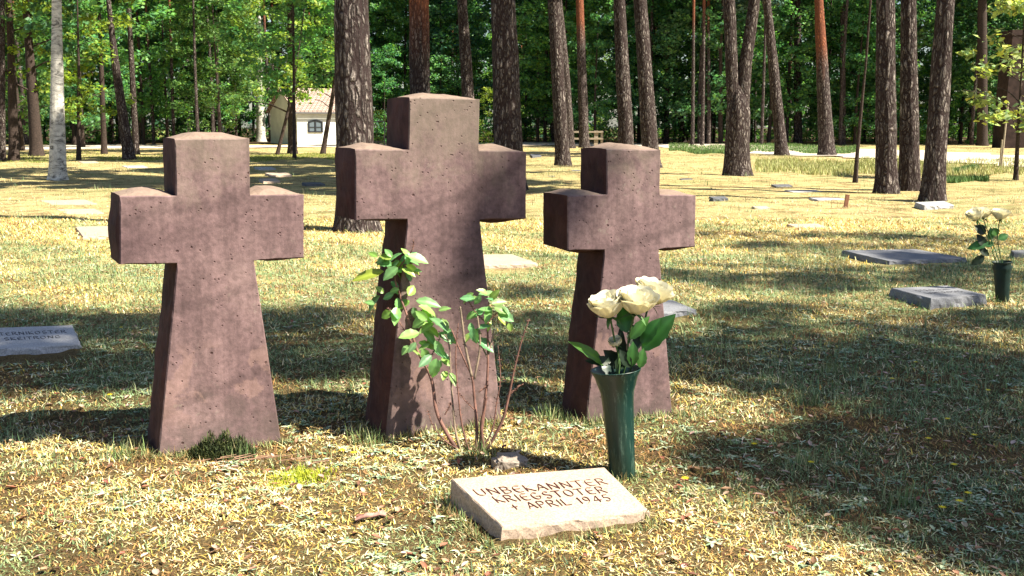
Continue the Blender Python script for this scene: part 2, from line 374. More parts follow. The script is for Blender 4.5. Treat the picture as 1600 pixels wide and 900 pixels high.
# edge index: 0 il-abl, 1 abl-atl, 2 atl-nl, 3 nl-tl, 4 tl-tr(top), 5, 6 nr-atr (arm top), 7, 8 underside, 9 shaft, 10 foot, 11 shaft left
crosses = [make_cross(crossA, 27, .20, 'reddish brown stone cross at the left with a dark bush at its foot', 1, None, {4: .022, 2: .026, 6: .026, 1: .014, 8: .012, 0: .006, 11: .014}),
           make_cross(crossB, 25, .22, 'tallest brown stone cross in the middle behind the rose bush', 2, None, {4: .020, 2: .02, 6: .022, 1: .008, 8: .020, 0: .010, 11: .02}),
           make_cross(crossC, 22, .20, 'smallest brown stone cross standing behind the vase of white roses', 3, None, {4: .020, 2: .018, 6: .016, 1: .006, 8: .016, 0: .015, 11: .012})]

# ------------------------------------------------------------------ flat grave stones
NIB = (math.cos(R(35)), math.sin(R(35)))
def arc(cx, cy, rx, ry, a0, a1, n=8): return [(cx + rx * math.cos(R(a0 + (a1 - a0) * i / n)), cy + ry * math.sin(R(a0 + (a1 - a0) * i / n))) for i in range(n + 1)]
GL = {'U': [[(.1, 1), (.1, .3)] + arc(.45, .3, .35, .3, 180, 360)[0:] + [(.8, 1)]], 'N': [[(.1, 0), (.1, 1)], [(.1, .95), (.8, .05)], [(.8, 0), (.8, 1)]],
      'B': [[(.1, 0), (.1, 1)], [(.1, 1), (.4, 1)] + arc(.4, .76, .28, .24, 90, -90) + [(.1, .52)], [(.4, .52)] + arc(.45, .26, .32, .26, 90, -90) + [(.1, 0)]],
      'E': [[(.75, .95), (.35, 1)] + arc(.4, .5, .32, .5, 100, 260, 10) + [(.75, .05)], [(.1, .52), (.65, .52)]],
      'K': [[(.1, 0), (.1, 1)], [(.75, 1), (.12, .5), (.8, 0)]], 'A': [[(0, 0), (.45, 1)], [(.45, 1), (.85, 0)], [(.15, .38), (.7, .38)]],
      'T': [[(0, .97), (.85, .97)], [(.42, 1), (.42, 0)]], 'R': [[(.1, 0), (.1, 1)], [(.1, 1), (.4, 1)] + arc(.42, .75, .28, .25, 90, -90) + [(.1, .5)], [(.35, .5), (.85, 0)]],
      'I': [[(.15, 0), (.15, 1)]], 'G': [arc(.48, .5, .38, .5, 50, 330, 12) + [(.82, .45), (.5, .45)]],
      'S': [arc(.42, .75, .28, .25, 30, 270) + arc(.42, .25, .3, .25, 90, -150)], 'O': [arc(.45, .5, .38, .5, 0, 360, 16)],
      'P': [[(.1, 0), (.1, 1)], [(.1, 1), (.4, 1)] + arc(.42, .73, .3, .27, 90, -90) + [(.1, .46)]], 'L': [[(.1, 1), (.1, .03), (.7, .03)]],
      '1': [[(.1, .8), (.3, 1), (.3, 0)]], '9': [arc(.4, .7, .27, .28, 0, 360, 12), [(.67, .7), (.6, .3), (.25, 0)]],
      '4': [[(.55, 0), (.55, 1), (.05, .3), (.8, .3)]], '5': [[(.7, 1), (.25, 1), (.2, .58)] + arc(.38, .3, .3, .29, 100, -140)], '+': [[(.1, .5), (.7, .5)], [(.4, .85), (.4, .1)]], ' ': []}
ADV = {'I': .42, '1': .6, 'L': .82, ' ': .6, 'N': 1.05, 'A': 1.0, 'O': 1.08, 'G': 1.08, 'T': .98, 'R': 1.0, 'U': 1.05}
def text_strokes(lines, place, mb, nib=.085, lift=.0004):
    """lines: (text, u0, v0, u1, height); place(u,v,lift) -> point."""
    cnt = 0
    for (txt, u0, v0, u1, v1, hh) in lines:
        tot = sum(ADV.get(c, .95) for c in txt)
        sc = 1 / tot; x = 0.0
        for c in txt:
            for st in GL[c]:
                for a, b in zip(st[:-1], st[1:]):
                    q = []
                    for (px, py, s) in ((a[0], a[1], -1), (a[0], a[1], 1), (b[0], b[1], 1), (b[0], b[1], -1)):
                        fx = (x + (px + s * nib * NIB[0]) * .92) * sc; fy = (py + s * nib * NIB[1])
                        q.append((u0 + (u1 - u0) * fx, v0 + (v1 - v0) * fx + fy * hh))
                    # skip degenerate strokes parallel to the nib
                    z = lift + .00003 * (cnt % 12); cnt += 1
                    top = [place(u, v, z) for u, v in q]; bot = [place(u, v, -.001) for u, v in q]
                    mb.add(top + bot, [(0, 1, 2, 3), (0, 4, 5, 1), (1, 5, 6, 2), (2, 6, 7, 3), (3, 7, 4, 0)])
            x += ADV.get(c, .95)
def slab(quad, zb, zf, label, mat, seed=0, group='flat grave stones in the turf', lines=None, inkmat=None, name='grave_stone', rough=.012, zbot=-.05):
    """quad: back-left, back-right, front-right, front-left pixels of the top face; zb/zf its height at the back and front."""
    c = [G(*quad[0], zb), G(*quad[1], zb), G(*quad[2], zf), G(*quad[3], zf)]
    org = Vector(((c[2].x + c[3].x) / 2, (c[2].y + c[3].y) / 2, 0)); c = [p - org for p in c]
    up = (c[2] - c[3]).cross(c[0] - c[3]).normalized()
    def at(u, v, l=0): return (c[3] * (1 - u) + c[2] * u) * (1 - v) + (c[0] * (1 - u) + c[1] * u) * v + up * l
    n = 22; m = 16; V = []; F = []; off = Vector((seed * 3.1, seed * 1.7, 0))
    edge = [(i / n, 0) for i in range(n)] + [(1, j / m) for j in range(m)] + [(1 - i / n, 1) for i in range(n)] + [(0, 1 - j / m) for j in range(m)]
    M = len(edge); cen = at(.5, .5)
    for li, f in enumerate((-1, 0, .12, .35, .6, .85, 1.0)):
        for (u, v) in edge:
            p = at(u, v); o = Vector((p.x - cen.x, p.y - cen.y, 0)); ax = Vector((o.x, o.y, 0)); ax.normalize()
            if f == -1: q = p - ax * .003
            elif f == 0: q = p + ax * .002 * mnoise.noise(p * 40 + off) - up * .003
            else:
                z = p.z + (zbot - p.z) * f; nz = mnoise.fractal(Vector((p.x * 22, p.y * 22, z * 22)) + off, 1, 2, 3)
                q = Vector((p.x, p.y, z)) + ax * (rough * nz + rough * .6 * math.sin(f * 3.14))
            V.append(tuple(q))
    for li in range(6):
        for i in range(M):
            j = (i + 1) % M; F.append((li * M + i, (li + 1) * M + i, (li + 1) * M + j, li * M + j))
    F.append(tuple(range(M)))
    me = bpy.data.meshes.new(name); me.from_pydata(V, [], F); me.update()
    if lines is None:
        o = link(name, me, mat); o.location = org; return tag(o, label, 'grave stone', group)
    root = empty(name, org, label, 'grave stone', group); link('slab', me, mat, root)
    mb = MB(); text_strokes(lines, at, mb, .085); mb.build('lettering', inkmat, root); return root
slab([(705, 748), (945, 730), (1016, 799), (785, 823)], .074, .026, 'pale pink grave stone in the foreground lettered in dark red', GRAN_P, 1,
     lines=[('UNBEKANNTER', .05, .61, .93, .62, .135), ('KRIEGSTOTER', .12, .44, .87, .45, .135), ('+ APRIL 1945', .17, .27, .85, .28, .13)], inkmat=INK, rough=.006)
def glines(a): return a
slab([(-60, 514), (113, 508), (126, 538), (-40, 547)], .055, .035, 'grey grave stone with two dark lines of writing at the left edge of the photo', GRAN_G, 2,
     lines=[('TERNIKOSTER', .30, .60, .93, .60, .15), ('SKEITRONG', .32, .36, .86, .36, .13)], inkmat=INKD, zbot=-.06)
slab([(1393, 450), (1480, 446), (1540, 460), (1455, 466)], .07, .06, 'low grey grave stone with dark writing beside the far vase', GRAN_M, 3,
     lines=[('STROKENI', .2, .58, .8, .58, .14), ('KENTROGIS', .2, .34, .86, .34, .13)], inkmat=INKD)
slab([(1317, 391), (1430, 389), (1510, 403), (1390, 408)], .05, .035, 'wide flat grey grave stone lying in shade behind the lettered one at right', GRAN_M, 4)
slab([(1430, 316), (1475, 314), (1490, 320), (1445, 321)], .06, .05, 'small grey stone slab at the foot of the rightmost leaning pine', GRAN_G, 5)
slab([(1580, 391), (1640, 389), (1650, 394), (1585, 396)], .06, .05, 'dark stone slab cut by the right edge behind the far vase', GRAN_D, 6)
slab([(700, 398), (800, 397), (840, 411), (720, 415)], .04, .025, 'pale flat stone in sunlit turf right behind the tallest cross', GRAN_P, 7)
slab([(1000, 466), (1052, 469), (1088, 484), (1005, 489)], .04, .03, 'grey grave stone half hidden behind the smallest cross', GRAN_M, 8)
slab([(118, 354), (225, 352), (225, 366), (130, 370)], .035, .03, 'pale stone slab just left of the arm of the left cross', GRAN_P, 9)
farst = [((62, 313), 90, 7, GRAN_P, 'long pale stone slab flush with the dry turf at far left'), ((88, 327), 75, 7, GRAN_P, 'pale stone slab in dry turf nearest behind the left cross arm'),
         ((472, 285), 36, 3, GRAN_D, 'small dark stone slab in the turf left of the big pine'), ((404, 279), 34, 5, GRAN_P, 'low pale slab just right of the left cross top'),
         ((414, 270), 42, 4, GRAN_P, 'low pale slab beyond the dark one left of the big pine'), ((397, 261), 34, 3, GRAN_G, 'grey slab farther back right of the left cross'),
         ((438, 250), 36, 3, GRAN_G, 'grey slab below the white house'), ((190, 259), 42, 3, GRAN_G, 'grey slab beneath the leaning left pine'),
         ((122, 252), 34, 3, GRAN_P, 'pale slab right of the birch foot'), ((1108, 307), 30, 3, GRAN_D, 'dark slab edge right of the smallest cross arm'),
         ((1205, 288), 34, 3, GRAN_D, 'dark slab in the turf right of the forked pine'), ((1226, 297), 60, 3, GRAN_G, 'long grey slab in shade between forked pine and thin sapling'),
         ((1175, 322), 28, 3, GRAN_P, 'small pale slab in open turf at right'), ((1062, 279), 22, 2.5, GRAN_D, 'tiny dark slab left of the forked pine foot'),
         ((1117, 280), 26, 3, GRAN_P, 'tiny pale slab just in front of the forked pine'), ((1265, 309), 58, 3, GRAN_G, 'thin grey slab left of the rusty stake'),
         ((1230, 350), 60, 5, GRAN_P, 'pale slab at the edge of the shade at right'), ((828, 241), 18, 3, GRAN_D, 'dark slab right of the tallest cross top'),
         ((850, 275), 20, 3, GRAN_D, 'dark slab right of the tallest cross arm'), ((893, 266), 16, 3, GRAN_D, 'dark little slab right of the paired pines')]
for i, ((x, y), w, h, m_, lab) in enumerate(farst):
    slab([(x, y), (x + w * .8, y - h * .15), (x + w, y + h * .8), (x + w * .22, y + h)], .05 if m_ is GRAN_D else .022, .03 if m_ is GRAN_D else .010, lab, m_, 20 + i, zbot=-.1)

# ------------------------------------------------------------------ grave vases
m = Mat('green_plastic', .38, .5); v_ = m.coord(); n1 = m.noise(v_, 6, 4, .6); sc_ = m.noise(m.coord((60, 60, 6)), 1.5, 5, .8)
c_ = m.mix(m.ramp(sc_, [(.55, 0.0), (.70, .6)]), m.ramp(n1, [(.3, (.003, .018, .015)), (.7, (.006, .034, .027))]), (.12, .2, .16)); m.color(c_)
m.l(m.ramp(n1, [(.3, .3), (.7, .5)]), m.b.inputs['Roughness']); m.bump(sc_, .15, .001); VASE = m.m
VASE2 = m_plain('dark_green_plastic', (.004, .018, .016), .5, .3)
EARTH = m_plain('dark_soil', (.02, .015, .01))
def vase(base, top, rr_, label, mat, group='green grave vases'):
    axis_ = top - base; H = axis_.length; root = empty('grave_vase', base, label, 'flower vase', group)
    root.rotation_euler = axis_.to_track_quat('Z', 'Y').to_euler()
    prof = [(-.02, .0), (-.02, rr_[0] * .9), (.0, rr_[0]), (.015, rr_[0] * 1.02), (.35, rr_[0] * 1.12), (.7, rr_[1]), (.79, rr_[1] * 1.06), (.86, rr_[1] * 1.22), (.93, rr_[2] * .86), (.98, rr_[2] * .985), (.997, rr_[2]), (1.0, rr_[2] * .99), (.995, rr_[2] * .96)]
    inner = [(.97, rr_[2] * .93), (.91, rr_[2] * .74), (.84, rr_[1] * 1.05), (.74, rr_[1] * .92), (.6, rr_[1] * .85), (.6, 0)]
    def lathe(pf, n=48):
        V = []; F = []
        for (z, r) in pf:
            for k in range(n):
                a = 2 * math.pi * k / n; q = r * (1 + .006 * math.cos(a * 12)); V.append((q * math.cos(a), q * math.sin(a), z * H))
        for i in range(len(pf) - 1):
            for k in range(n): F.append((i * n + k, i * n + (k + 1) % n, (i + 1) * n + (k + 1) % n, (i + 1) * n + k))
        return V, F
    V, F = lathe(prof + inner[:-2]); MB().add(V, F).build('body', mat, root, smooth=True)
    V, F = lathe([(.66, rr_[1] * .88), (.66, .0005)]); MB().add(V, F).build('soil_fill', EARTH, root)
    mb = MB(); pts = [(rr_[2] * 1.0 * math.cos(2 * math.pi * k / 48), rr_[2] * 1.0 * math.sin(2 * math.pi * k / 48), H * .998) for k in range(49)]
    mb.tube(pts, .0018, 6, False).build('rim', mat, root, smooth=True)
    return root
vb = G(973, 745); vt = P(962, 577, vb.y + .005)
vase(vb, vt, (.036, .045, .071), 'scuffed green plastic vase with three white roses beside the lettered stone', VASE)
wb = G(1566, 470); wt = P(1566, 409, wb.y)
vase(wb, wt, (.036, .046, .054), 'dark green vase holding roses at the far right beside a grave stone', VASE2)

# ------------------------------------------------------------------ roses
mw = Mat('white_petal', .55, .3); vv = mw.coord(); 
zc = mw.attr('tint'); mw.color(zc); mw.translucent(mw.mix(1.0, zc, (1, .92, .66), 'MULTIPLY'), .3); PETAL = mw.m
LEAFG = m_leaf('rose_leaf', (.035, .11, .025), tr=.35, trc=(2.2, 2.4, .6), rough=.35, spec=.5)
LEAFT = m_leaf('rose_bush_leaf', (.20, .32, .10), tr=.3, trc=(1.5, 1.8, .5), rough=.38, spec=.5)
STEM = m_plain('green_stem', (.05, .10, .03), .6, .3); CANE = m_plain('rose_cane', (.15, .075, .06), .7, .3, .5, 30); CANEG = m_plain('pale_green_cane', (.20, .15, .11), .7, .3, .4, 30)
def rose_head(R0, seed, openness=1.0):
    rr = random.Random(seed); V = []; F = []; T = []
    rings = [(4, .16, .62, .0, 1.5), (5, .30, .66, .04, 1.2), (5, .48, .68, .10, 1.0), (6, .68, .66, .18 * openness, .85), (6, .76, .66, .16 * openness, .9), (7, .88, .58, .22 * openness, .9)]
    nu, nv = 9, 8
    for ri, (n, r, h, fl, wd) in enumerate(rings):
        a00 = rr.random() * 6
        for k in range(n):
            a0 = a00 + 2 * math.pi * k / n + rr.uniform(-.12, .12); b = len(V); hh = h * rr.uniform(.88, 1.08); wv = rr.uniform(.85, 1.1); ph = rr.random() * 6
            for j in range(nv):
                v = j / (nv - 1)
                for i in range(nu):
                    u = i / (nu - 1) * 2 - 1
                    width = (math.sin(math.pi * (.12 + .62 * v)) ** .8) * wd * wv
                    a = a0 + u * width
                    rad = r * (math.sin(math.pi / 2 * min(1, v * 1.15)) ** .75) * (.9 + .1 * abs(u)) + fl * v ** 4 * (1 - .3 * u * u)
                    rad += .03 * math.sin(3 * u + ph) * v
                    z = hh * (v ** 1.1) * 1.75 - .22 * fl * v ** 6 - .12 * u * u * v ** 2 - .10 * (ri / 5) * (1 - v)
                    z += .022 * math.sin(5 * u + ph) * v ** 3
                    V.append((rad * math.cos(a) * R0, rad * math.sin(a) * R0, z * R0))
                    q = rr.uniform(.97, 1.0); w = v
                    T.append((.88 * q, (.82 + .04 * w) * q, (.56 + .16 * w) * q))
            for j in range(nv - 1):
                for i in range(nu - 1): s = b + j * nu + i; F.append((s, s + 1, s + nu + 1, s + nu))
    return npmesh('flower_head', V, F, tint=np.array(T), smooth=True)
def leaf_mesh(L, W, fold=.25, curl=.25, serr=.06, n=9, tint=(1, 1, 1)):
    V = []; F = []; T = []
    for i in range(n + 1):
        t = i / n; w = W * (math.sin(math.pi * t ** .85) ** .8) * (1 + serr * (1 if i % 2 else -1)) * .5 if 0 < i < n else 0.0004
        x = L * t; z = -curl * L * t * t
        for k, s in enumerate((-1, -.5, 0, .5, 1)):
            V.append((x - .05 * L * abs(s) * 0, s * w, z + abs(s) * w * fold + .06 * w * math.sin(i * 2.2) * abs(s))); T.append(tuple(c * (1.0 if s else 1.5) for c in tint))
    for i in range(n):
        for k in range(4): a = i * 5 + k; F.append((a, a + 1, a + 6, a + 5))
    return V, F, T
def orient(direction, up=(0, 0, 1)):
    x = Vector(direction).normalized(); z = Vector(up) - x * Vector(up).dot(x)
    if z.length < 1e-3: z = Vector((0, -1, 0)) - x * Vector((0, -1, 0)).dot(x)
    z.normalize(); y = z.cross(x); return Matrix((x, y, z)).transposed()
def put_leaf(parent, p, tip, W, mat, up=(0, -.5, 1), curl=.2, fold=.25, tint=(1, 1, 1), name='leaf', loc0=Vector((0, 0, 0)), serr=.06):
    d = tip - p; V, F, T = leaf_mesh(d.length, W, fold, curl, serr, tint=tint); M = orient(d, up)
    V = [M @ Vector(v) + p - loc0 for v in V]
    o = link(name, npmesh(name, [tuple(v) for v in V], F, tint=np.array(T), smooth=True), mat, parent); return o
def rose(base, ctrl, head, tilt, R0, label, seed, leaves=(), group=None, bud=False, stemr=.0028, inv=None):
    root = empty('white_rose', base, label, 'rose', group)
    pts = spline([base, *ctrl, head], 7); mb = MB(); mb.tube([p - base for p in pts], stemr, 7)
    for k in range(3, len(pts) - 3, 4):                              # thorns
        p = pts[k] - base; a = k * 2.1; d = Vector((math.cos(a), math.sin(a), .1)); mb.tube([p, p + d * .007], [.0015, .0002], 4)
    mb.build('stem', STEM, root, smooth=True)
    h = link('flower_head', rose_head(R0, seed, .35 if bud else 1.0), PETAL, root); h.location = head - base
    q = Vector(tilt).normalized().to_track_quat('Z', 'Y'); h.rotation_euler = q.to_euler()
    sp = MB()
    for k in range(5):
        a = 2 * math.pi * k / 5 + .3; d = Vector((math.cos(a), math.sin(a), -.15)); V, F, T = leaf_mesh(R0 * .75, R0 * .24, .2, -.5 if k % 2 else .4, 0)
        M = orient(d, (0, 0, 1)); sp.add([q @ (M @ Vector(v) + Vector((0, 0, -.06 * R0))) for v in V], F)
    sp.tube([q @ Vector((0, 0, -.22 * R0)), q @ Vector((0, 0, -.05 * R0)), q @ Vector((0, 0, .04 * R0))], [.003, R0 * .17, R0 * .12], 10)
    s = sp.build('sepals', SEPAL, root, smooth=True); s.location = head - base
    for (p, tip, W, up, curl, mt) in leaves:
        put_leaf(root, p, tip, W, mt, up, curl, .22, (1, 1, 1), loc0=base)
    return root
SEPAL = m_plain('sepal_green', (.05, .12, .03), .6, .3)
LEAFD = m_plain('dark_leaf', (.010, .022, .010), .5, .3)
Y0 = vb.y
inb = vb + (vt - vb) * .8
def L(x, y, dy=0): return P(x, y, Y0 + dy)
GR = 'white roses in the near vase'
rose(inb + Vector((-.01, 0, 0)), [L(966, 560), L(961, 535, -.01)], L(953, 494, -.02), (-.25, -.15, 1), .054, 'white rose leftmost of the three in the near vase seen from below', 11,
     leaves=[(L(948, 572), L(897, 529, -.06), .040, (.3, -.7, .8), .15, LEAFG), (L(955, 565), L(920, 562, -.03), .030, (0, -1, .4), .3, LEAFD), (L(975, 575, .03), L(945, 548, .0), .045, (0, -1, .3), .1, LEAFD)], group=GR)
rose(inb + Vector((.005, .01, 0)), [L(980, 560), L(982, 530)], L(992, 488, -.02), (.12, -.3, 1), .058, 'white rose in the middle of the near vase nearest to the camera', 12,
     leaves=[(L(979, 520, .01), L(972, 478, .03), .050, (0, -1, .1), .1, LEAFG), (L(985, 530, -.01), L(1012, 495, -.02), .034, (-.2, -1, .3), .3, LEAFG), (L(988, 572, -.02), L(990, 536, -.03), .034, (0, -1, 0), .2, LEAFG), (L(975, 575, .02), L(968, 510, .02), .030, (-.3, -1, .2), .1, LEAFD)], group=GR)
rose(inb + Vector((.012, .0, 0)), [L(990, 565, .02), L(1000, 530, .04)], L(1014, 474, .06), (.35, -.1, 1), .058, 'white rose highest and farthest back in the near vase', 13,
     leaves=[(L(1003, 548, .02), L(1054, 490, .0), .060, (-.35, -.9, .3), .08, LEAFG), (L(1004, 540, .0), L(1022, 497, -.02), .048, (-.7, -.8, .3), .35, LEAFG), (L(1000, 575, .0), L(1006, 545, .0), .03, (0, -1, .2), .2, LEAFG), (L(998, 545, .01), L(985, 505, .03), .046, (0, -1, .2), .1, LEAFD), (L(985, 574, -.02), L(970, 548, -.03), .03, (0, -1, .2), .2, LEAFD)], group=GR)
rose(inb + Vector((-.006, -.01, 0)), [L(968, 570)], L(963, 540, .01), (-.3, -.5, 1), .022, 'small white bud low in the near vase among dark leaves', 14, bud=True, group=GR)
Y1 = wb.y; inw = wb + (wt - wb) * .8
def Lw(x, y, dy=0): return P(x, y, Y1 + dy)
GW = 'white roses in the far vase'
rose(inw + Vector((-.01, 0, 0)), [Lw(1553, 400), Lw(1545, 375)], Lw(1527, 343), (-.45, -.2, 1), .052, 'white rose drooping leftmost in the far vase', 21,
     leaves=[(Lw(1545, 378), Lw(1512, 388), .055, (0, -1, .5), .1, LEAFG), (Lw(1538, 400), Lw(1518, 414), .05, (0, -1, .2), .1, LEAFD), (Lw(1540, 365), Lw(1524, 352), .06, (0, -1, .3), .1, LEAFD), (Lw(1540, 385), Lw(1527, 366), .05, (0, -1, .2), .1, LEAFD), (Lw(1545, 400), Lw(1528, 384), .04, (0, -1, .2), .1, LEAFD)], group=GW)
rose(inw, [Lw(1551, 380), Lw(1542, 358)], Lw(1536, 340, .04), (0, -.2, 1), .046, 'white rose half behind another in the far vase', 22,
     leaves=[(Lw(1547, 375), Lw(1549, 355), .04, (0, -1, .2), .1, LEAFG), (Lw(1540, 385), Lw(1553, 378), .035, (0, -1, .5), .1, LEAFG)], group=GW)
rose(inw + Vector((.01, 0, 0)), [Lw(1561, 390), Lw(1559, 368)], Lw(1562, 343), (.05, -.1, 1), .050, 'white rose on a straight stem rightmost in the far vase', 23,
     leaves=[(Lw(1560, 374), Lw(1576, 366), .045, (0, -1, .6), .1, LEAFG), (Lw(1558, 368), Lw(1552, 356), .05, (0, -1, .2), .1, LEAFG)], group=GW)

# ------------------------------------------------------------------ rose bush
bbase = G(738, 706)
def bushY(f): return bbase.y + .16 * f                                # leans back towards the cross
bush = empty('rose_bush', bbase, 'sparse rose bush with bare thorny canes and green leaves before the tallest cross', 'rose bush')
canes = [([(722, 712), (700, 680), (682, 642), (674, 592), (651, 545), (639, 502), (624, 459), (618, 428), (643, 393), (646, 374)], .0075, .0015, CANE, .9),
         ([(722, 710), (713, 680), (709, 650), (705, 599), (702, 541), (694, 522)], .005, .0018, CANEG, .6),
         ([(743, 712), (745, 670), (741, 619), (737, 588), (723, 557), (705, 514)], .0065, .002, CANE, .5),
         ([(737, 588), (727, 541), (723, 510), (719, 479)], .005, .003, CANEG, .5),
         ([(741, 592), (750, 541), (746, 494)], .004, .003, CANEG, .5),
         ([(748, 712), (756, 642), (762, 580), (762, 506), (764, 471)], .0065, .002, CANE, .6),
         ([(762, 557), (768, 535), (772, 514)], .0035, .0025, CANEG, .6),
         ([(762, 560), (750, 535), (740, 525)], .003, .002, CANEG, .6),
         ([(754, 714), (783, 662), (795, 619), (803, 580), (815, 533), (827, 498)], .0055, .0015, CANE, .2),
         ([(757, 712), (752, 665), (757, 640), (760, 620)], .006, .003, CANE, .1),
         ([(695, 648), (702, 635), (704, 628)], .0025, .001, CANE, .5), ([(748, 613), (757, 606), (763, 600)], .002, .001, CANE, .5),
         ([(735, 712), (722, 665), (716, 615), (712, 560), (716, 505)], .004, .0015, CANE, .4), ([(745, 712), (768, 675), (776, 630), (782, 590), (778, 540)], .0035, .0012, CANE, .3), ([(728, 708), (700, 692), (678, 668), (668, 640)], .003, .001, CANE, .4),
         ([(651, 545), (640, 530), (622, 500), (606, 480)], .0025, .001, CANE, .9), ([(639, 502), (655, 488), (668, 478)], .002, .001, CANE, .9), ([(618, 428), (604, 418), (590, 405)], .002, .001, CANE, .9), ([(664, 570), (680, 545), (690, 520)], .0025, .001, CANE, .8),
         ([(762, 506), (775, 490), (788, 484)], .002, .001, CANE, .6), ([(762, 506), (745, 490), (732, 470)], .002, .001, CANE, .6), ([(795, 619), (808, 606), (818, 600)], .002, .0008, CANE, .3), ([(741, 640), (726, 625), (716, 612)], .002, .0008, CANE, .4)]
def bp(x, y, f, dy=0):
    t = max(0, (706 - y) / 330.0); return P(x, y, bushY(f * min(1.25, t * 1.6)) + dy)
for ci, (px, r0, r1, mt, f) in enumerate(canes):
    pts = spline([bp(x, y, f) for (x, y) in px], 6); n = len(pts); mb = MB(); mb.tube([p - bbase for p in pts], [(r0 + (r1 - r0) * i / (n - 1)) * .95 for i in range(n)], 8)
    th_ = mb
    for i in range(2, n - 1):
        for q in range(2):
            p = pts[i] - bbase; a = i * 2.4 + q * 2.9; d = Vector((math.cos(a), .5 * math.sin(a), .15)); th_.tube([p, p + d * .009], [.0018, .0002], 4)
    mb.build('cane', mt, bush, smooth=True)
rl = random.Random(5)
leafpts = [  # base px, tip px, width m, facing
 ((612, 402), (604, 390)), ((615, 405), (596, 398)), ((618, 410), (609, 420)), ((625, 412), (640, 400)), ((632, 402), (648, 410)), ((637, 400), (664, 406)), ((622, 418), (603, 432)), ((628, 420), (645, 428)), ((634, 415), (652, 424)), ((612, 415), (592, 407)),
 ((590, 402), (577, 394)), ((600, 424), (560, 432)), ((620, 425), (630, 436)), ((610, 408), (622, 398)), ((640, 404), (632, 390)), ((606, 412), (616, 424)), ((627, 408), (622, 422)), ((636, 420), (641, 436)),
 ((594, 462), (577, 480)), ((600, 458), (590, 450)), ((615, 460), (600, 466)), ((612, 487), (598, 495)), ((620, 480), (618, 498)), ((624, 452), (612, 455)), ((638, 462), (646, 448)), ((640, 470), (625, 478)),
 ((650, 470), (682, 474)), ((654, 478), (676, 486)), ((646, 480), (650, 496)), ((665, 498), (645, 510)), ((670, 495), (690, 508)), ((678, 505), (660, 516)), ((686, 498), (698, 510)), ((672, 515), (655, 500)), ((655, 520), (632, 525)), ((660, 515), (675, 532)), ((685, 520), (702, 530)), ((668, 530), (678, 545)), ((680, 532), (690, 552)), ((650, 535), (640, 548)), ((660, 545), (668, 562)), ((678, 548), (698, 556)), ((674, 555), (660, 568)), ((682, 560), (676, 586)), ((690, 560), (700, 568)), ((697, 580), (693, 590)), ((703, 582), (710, 596)), ((660, 480), (672, 500)), ((666, 510), (680, 520)), ((694, 512), (704, 524)), ((672, 538), (656, 545)), ((640, 540), (629, 552)), ((668, 500), (655, 490)),
 ((740, 458), (726, 468)), ((742, 468), (722, 465)), ((748, 462), (760, 458)), ((757, 462), (770, 455)), ((765, 470), (775, 458)), ((768, 475), (784, 472)), ((772, 480), (790, 486)), ((778, 488), (800, 500)), ((764, 478), (762, 496)), ((756, 485), (738, 492)), ((760, 492), (764, 508)), ((778, 495), (790, 505)), ((745, 488), (730, 496)), ((785, 478), (795, 490)), ((738, 512), (742, 530)), ((735, 520), (728, 532)), ((744, 528), (768, 545)), ((742, 515), (750, 520)), ((762, 460), (750, 452)), ((795, 505), (798, 515)), ((770, 470), (762, 465))]
for _ in range(34):
    a, b = leafpts[rl.randrange(len(leafpts))]; ox, oy = rl.gauss(0, 7), rl.gauss(0, 7); an = rl.random() * 6.28; ln = rl.uniform(9, 17)
    leafpts.append(((a[0] + ox, a[1] + oy), (a[0] + ox + ln * math.cos(an), a[1] + oy + ln * math.sin(an))))
leafpts = leafpts[:98]
for i, (a, b) in enumerate(leafpts):
    f = .9 if a[0] < 710 else .6
    dy = rl.uniform(-.035, .02); A = bp(*a, f, dy); B = bp(*b, f, dy + rl.uniform(-.02, .015)); d = B - A
    B = A + d * rl.uniform(1.1, 1.5); W = min(.038, max(.021, d.length * rl.uniform(.62, .88)))
    up = (rl.uniform(-.3, .8), -rl.uniform(.3, .9), rl.uniform(.4, 1)); s = rl.uniform(.75, 1.25)
    tn = (1.3 * s, 1.1 * s, .6 * s) if i in (7, 11, 8, 63, 64) else (s * rl.uniform(.7, 1.0), s, s * rl.uniform(.9, 1.25))
    put_leaf(bush, A, B, W, LEAFT, up, rl.uniform(.05, .3), .3, tn, loc0=bbase)

# ------------------------------------------------------------------ small things on the turf
def blob_rock(name, c, size, mat, label, cat, seed, rot=0, flat=1):
    bm = bmesh.new(); bmesh.ops.create_icosphere(bm, subdivisions=4, radius=1)
    for v in bm.verts:
        p = v.co.copy(); q = Vector([math.copysign(abs(x) ** .65, x) for x in p]); n = mnoise.fractal(p * 1.8 + Vector((seed, 0, 0)), 1, 2, 4)
        v.co = Vector((q.x * size[0], q.y * size[1], q.z * size[2])) * (1 + .22 * n)
    me = bpy.data.meshes.new(name); bm.to_mesh(me); bm.free(); o = link(name, me, mat); o.location = c; o.rotation_euler = (.1, .12, rot); tag(o, label, cat); return o
blob_rock('rock', G(796, 728, .012), (.050, .036, .034), m_granite('field_stone', (.24, .20, .17)), 'fist sized pale rock between rose bush and lettered stone', 'rock', 4, .3)
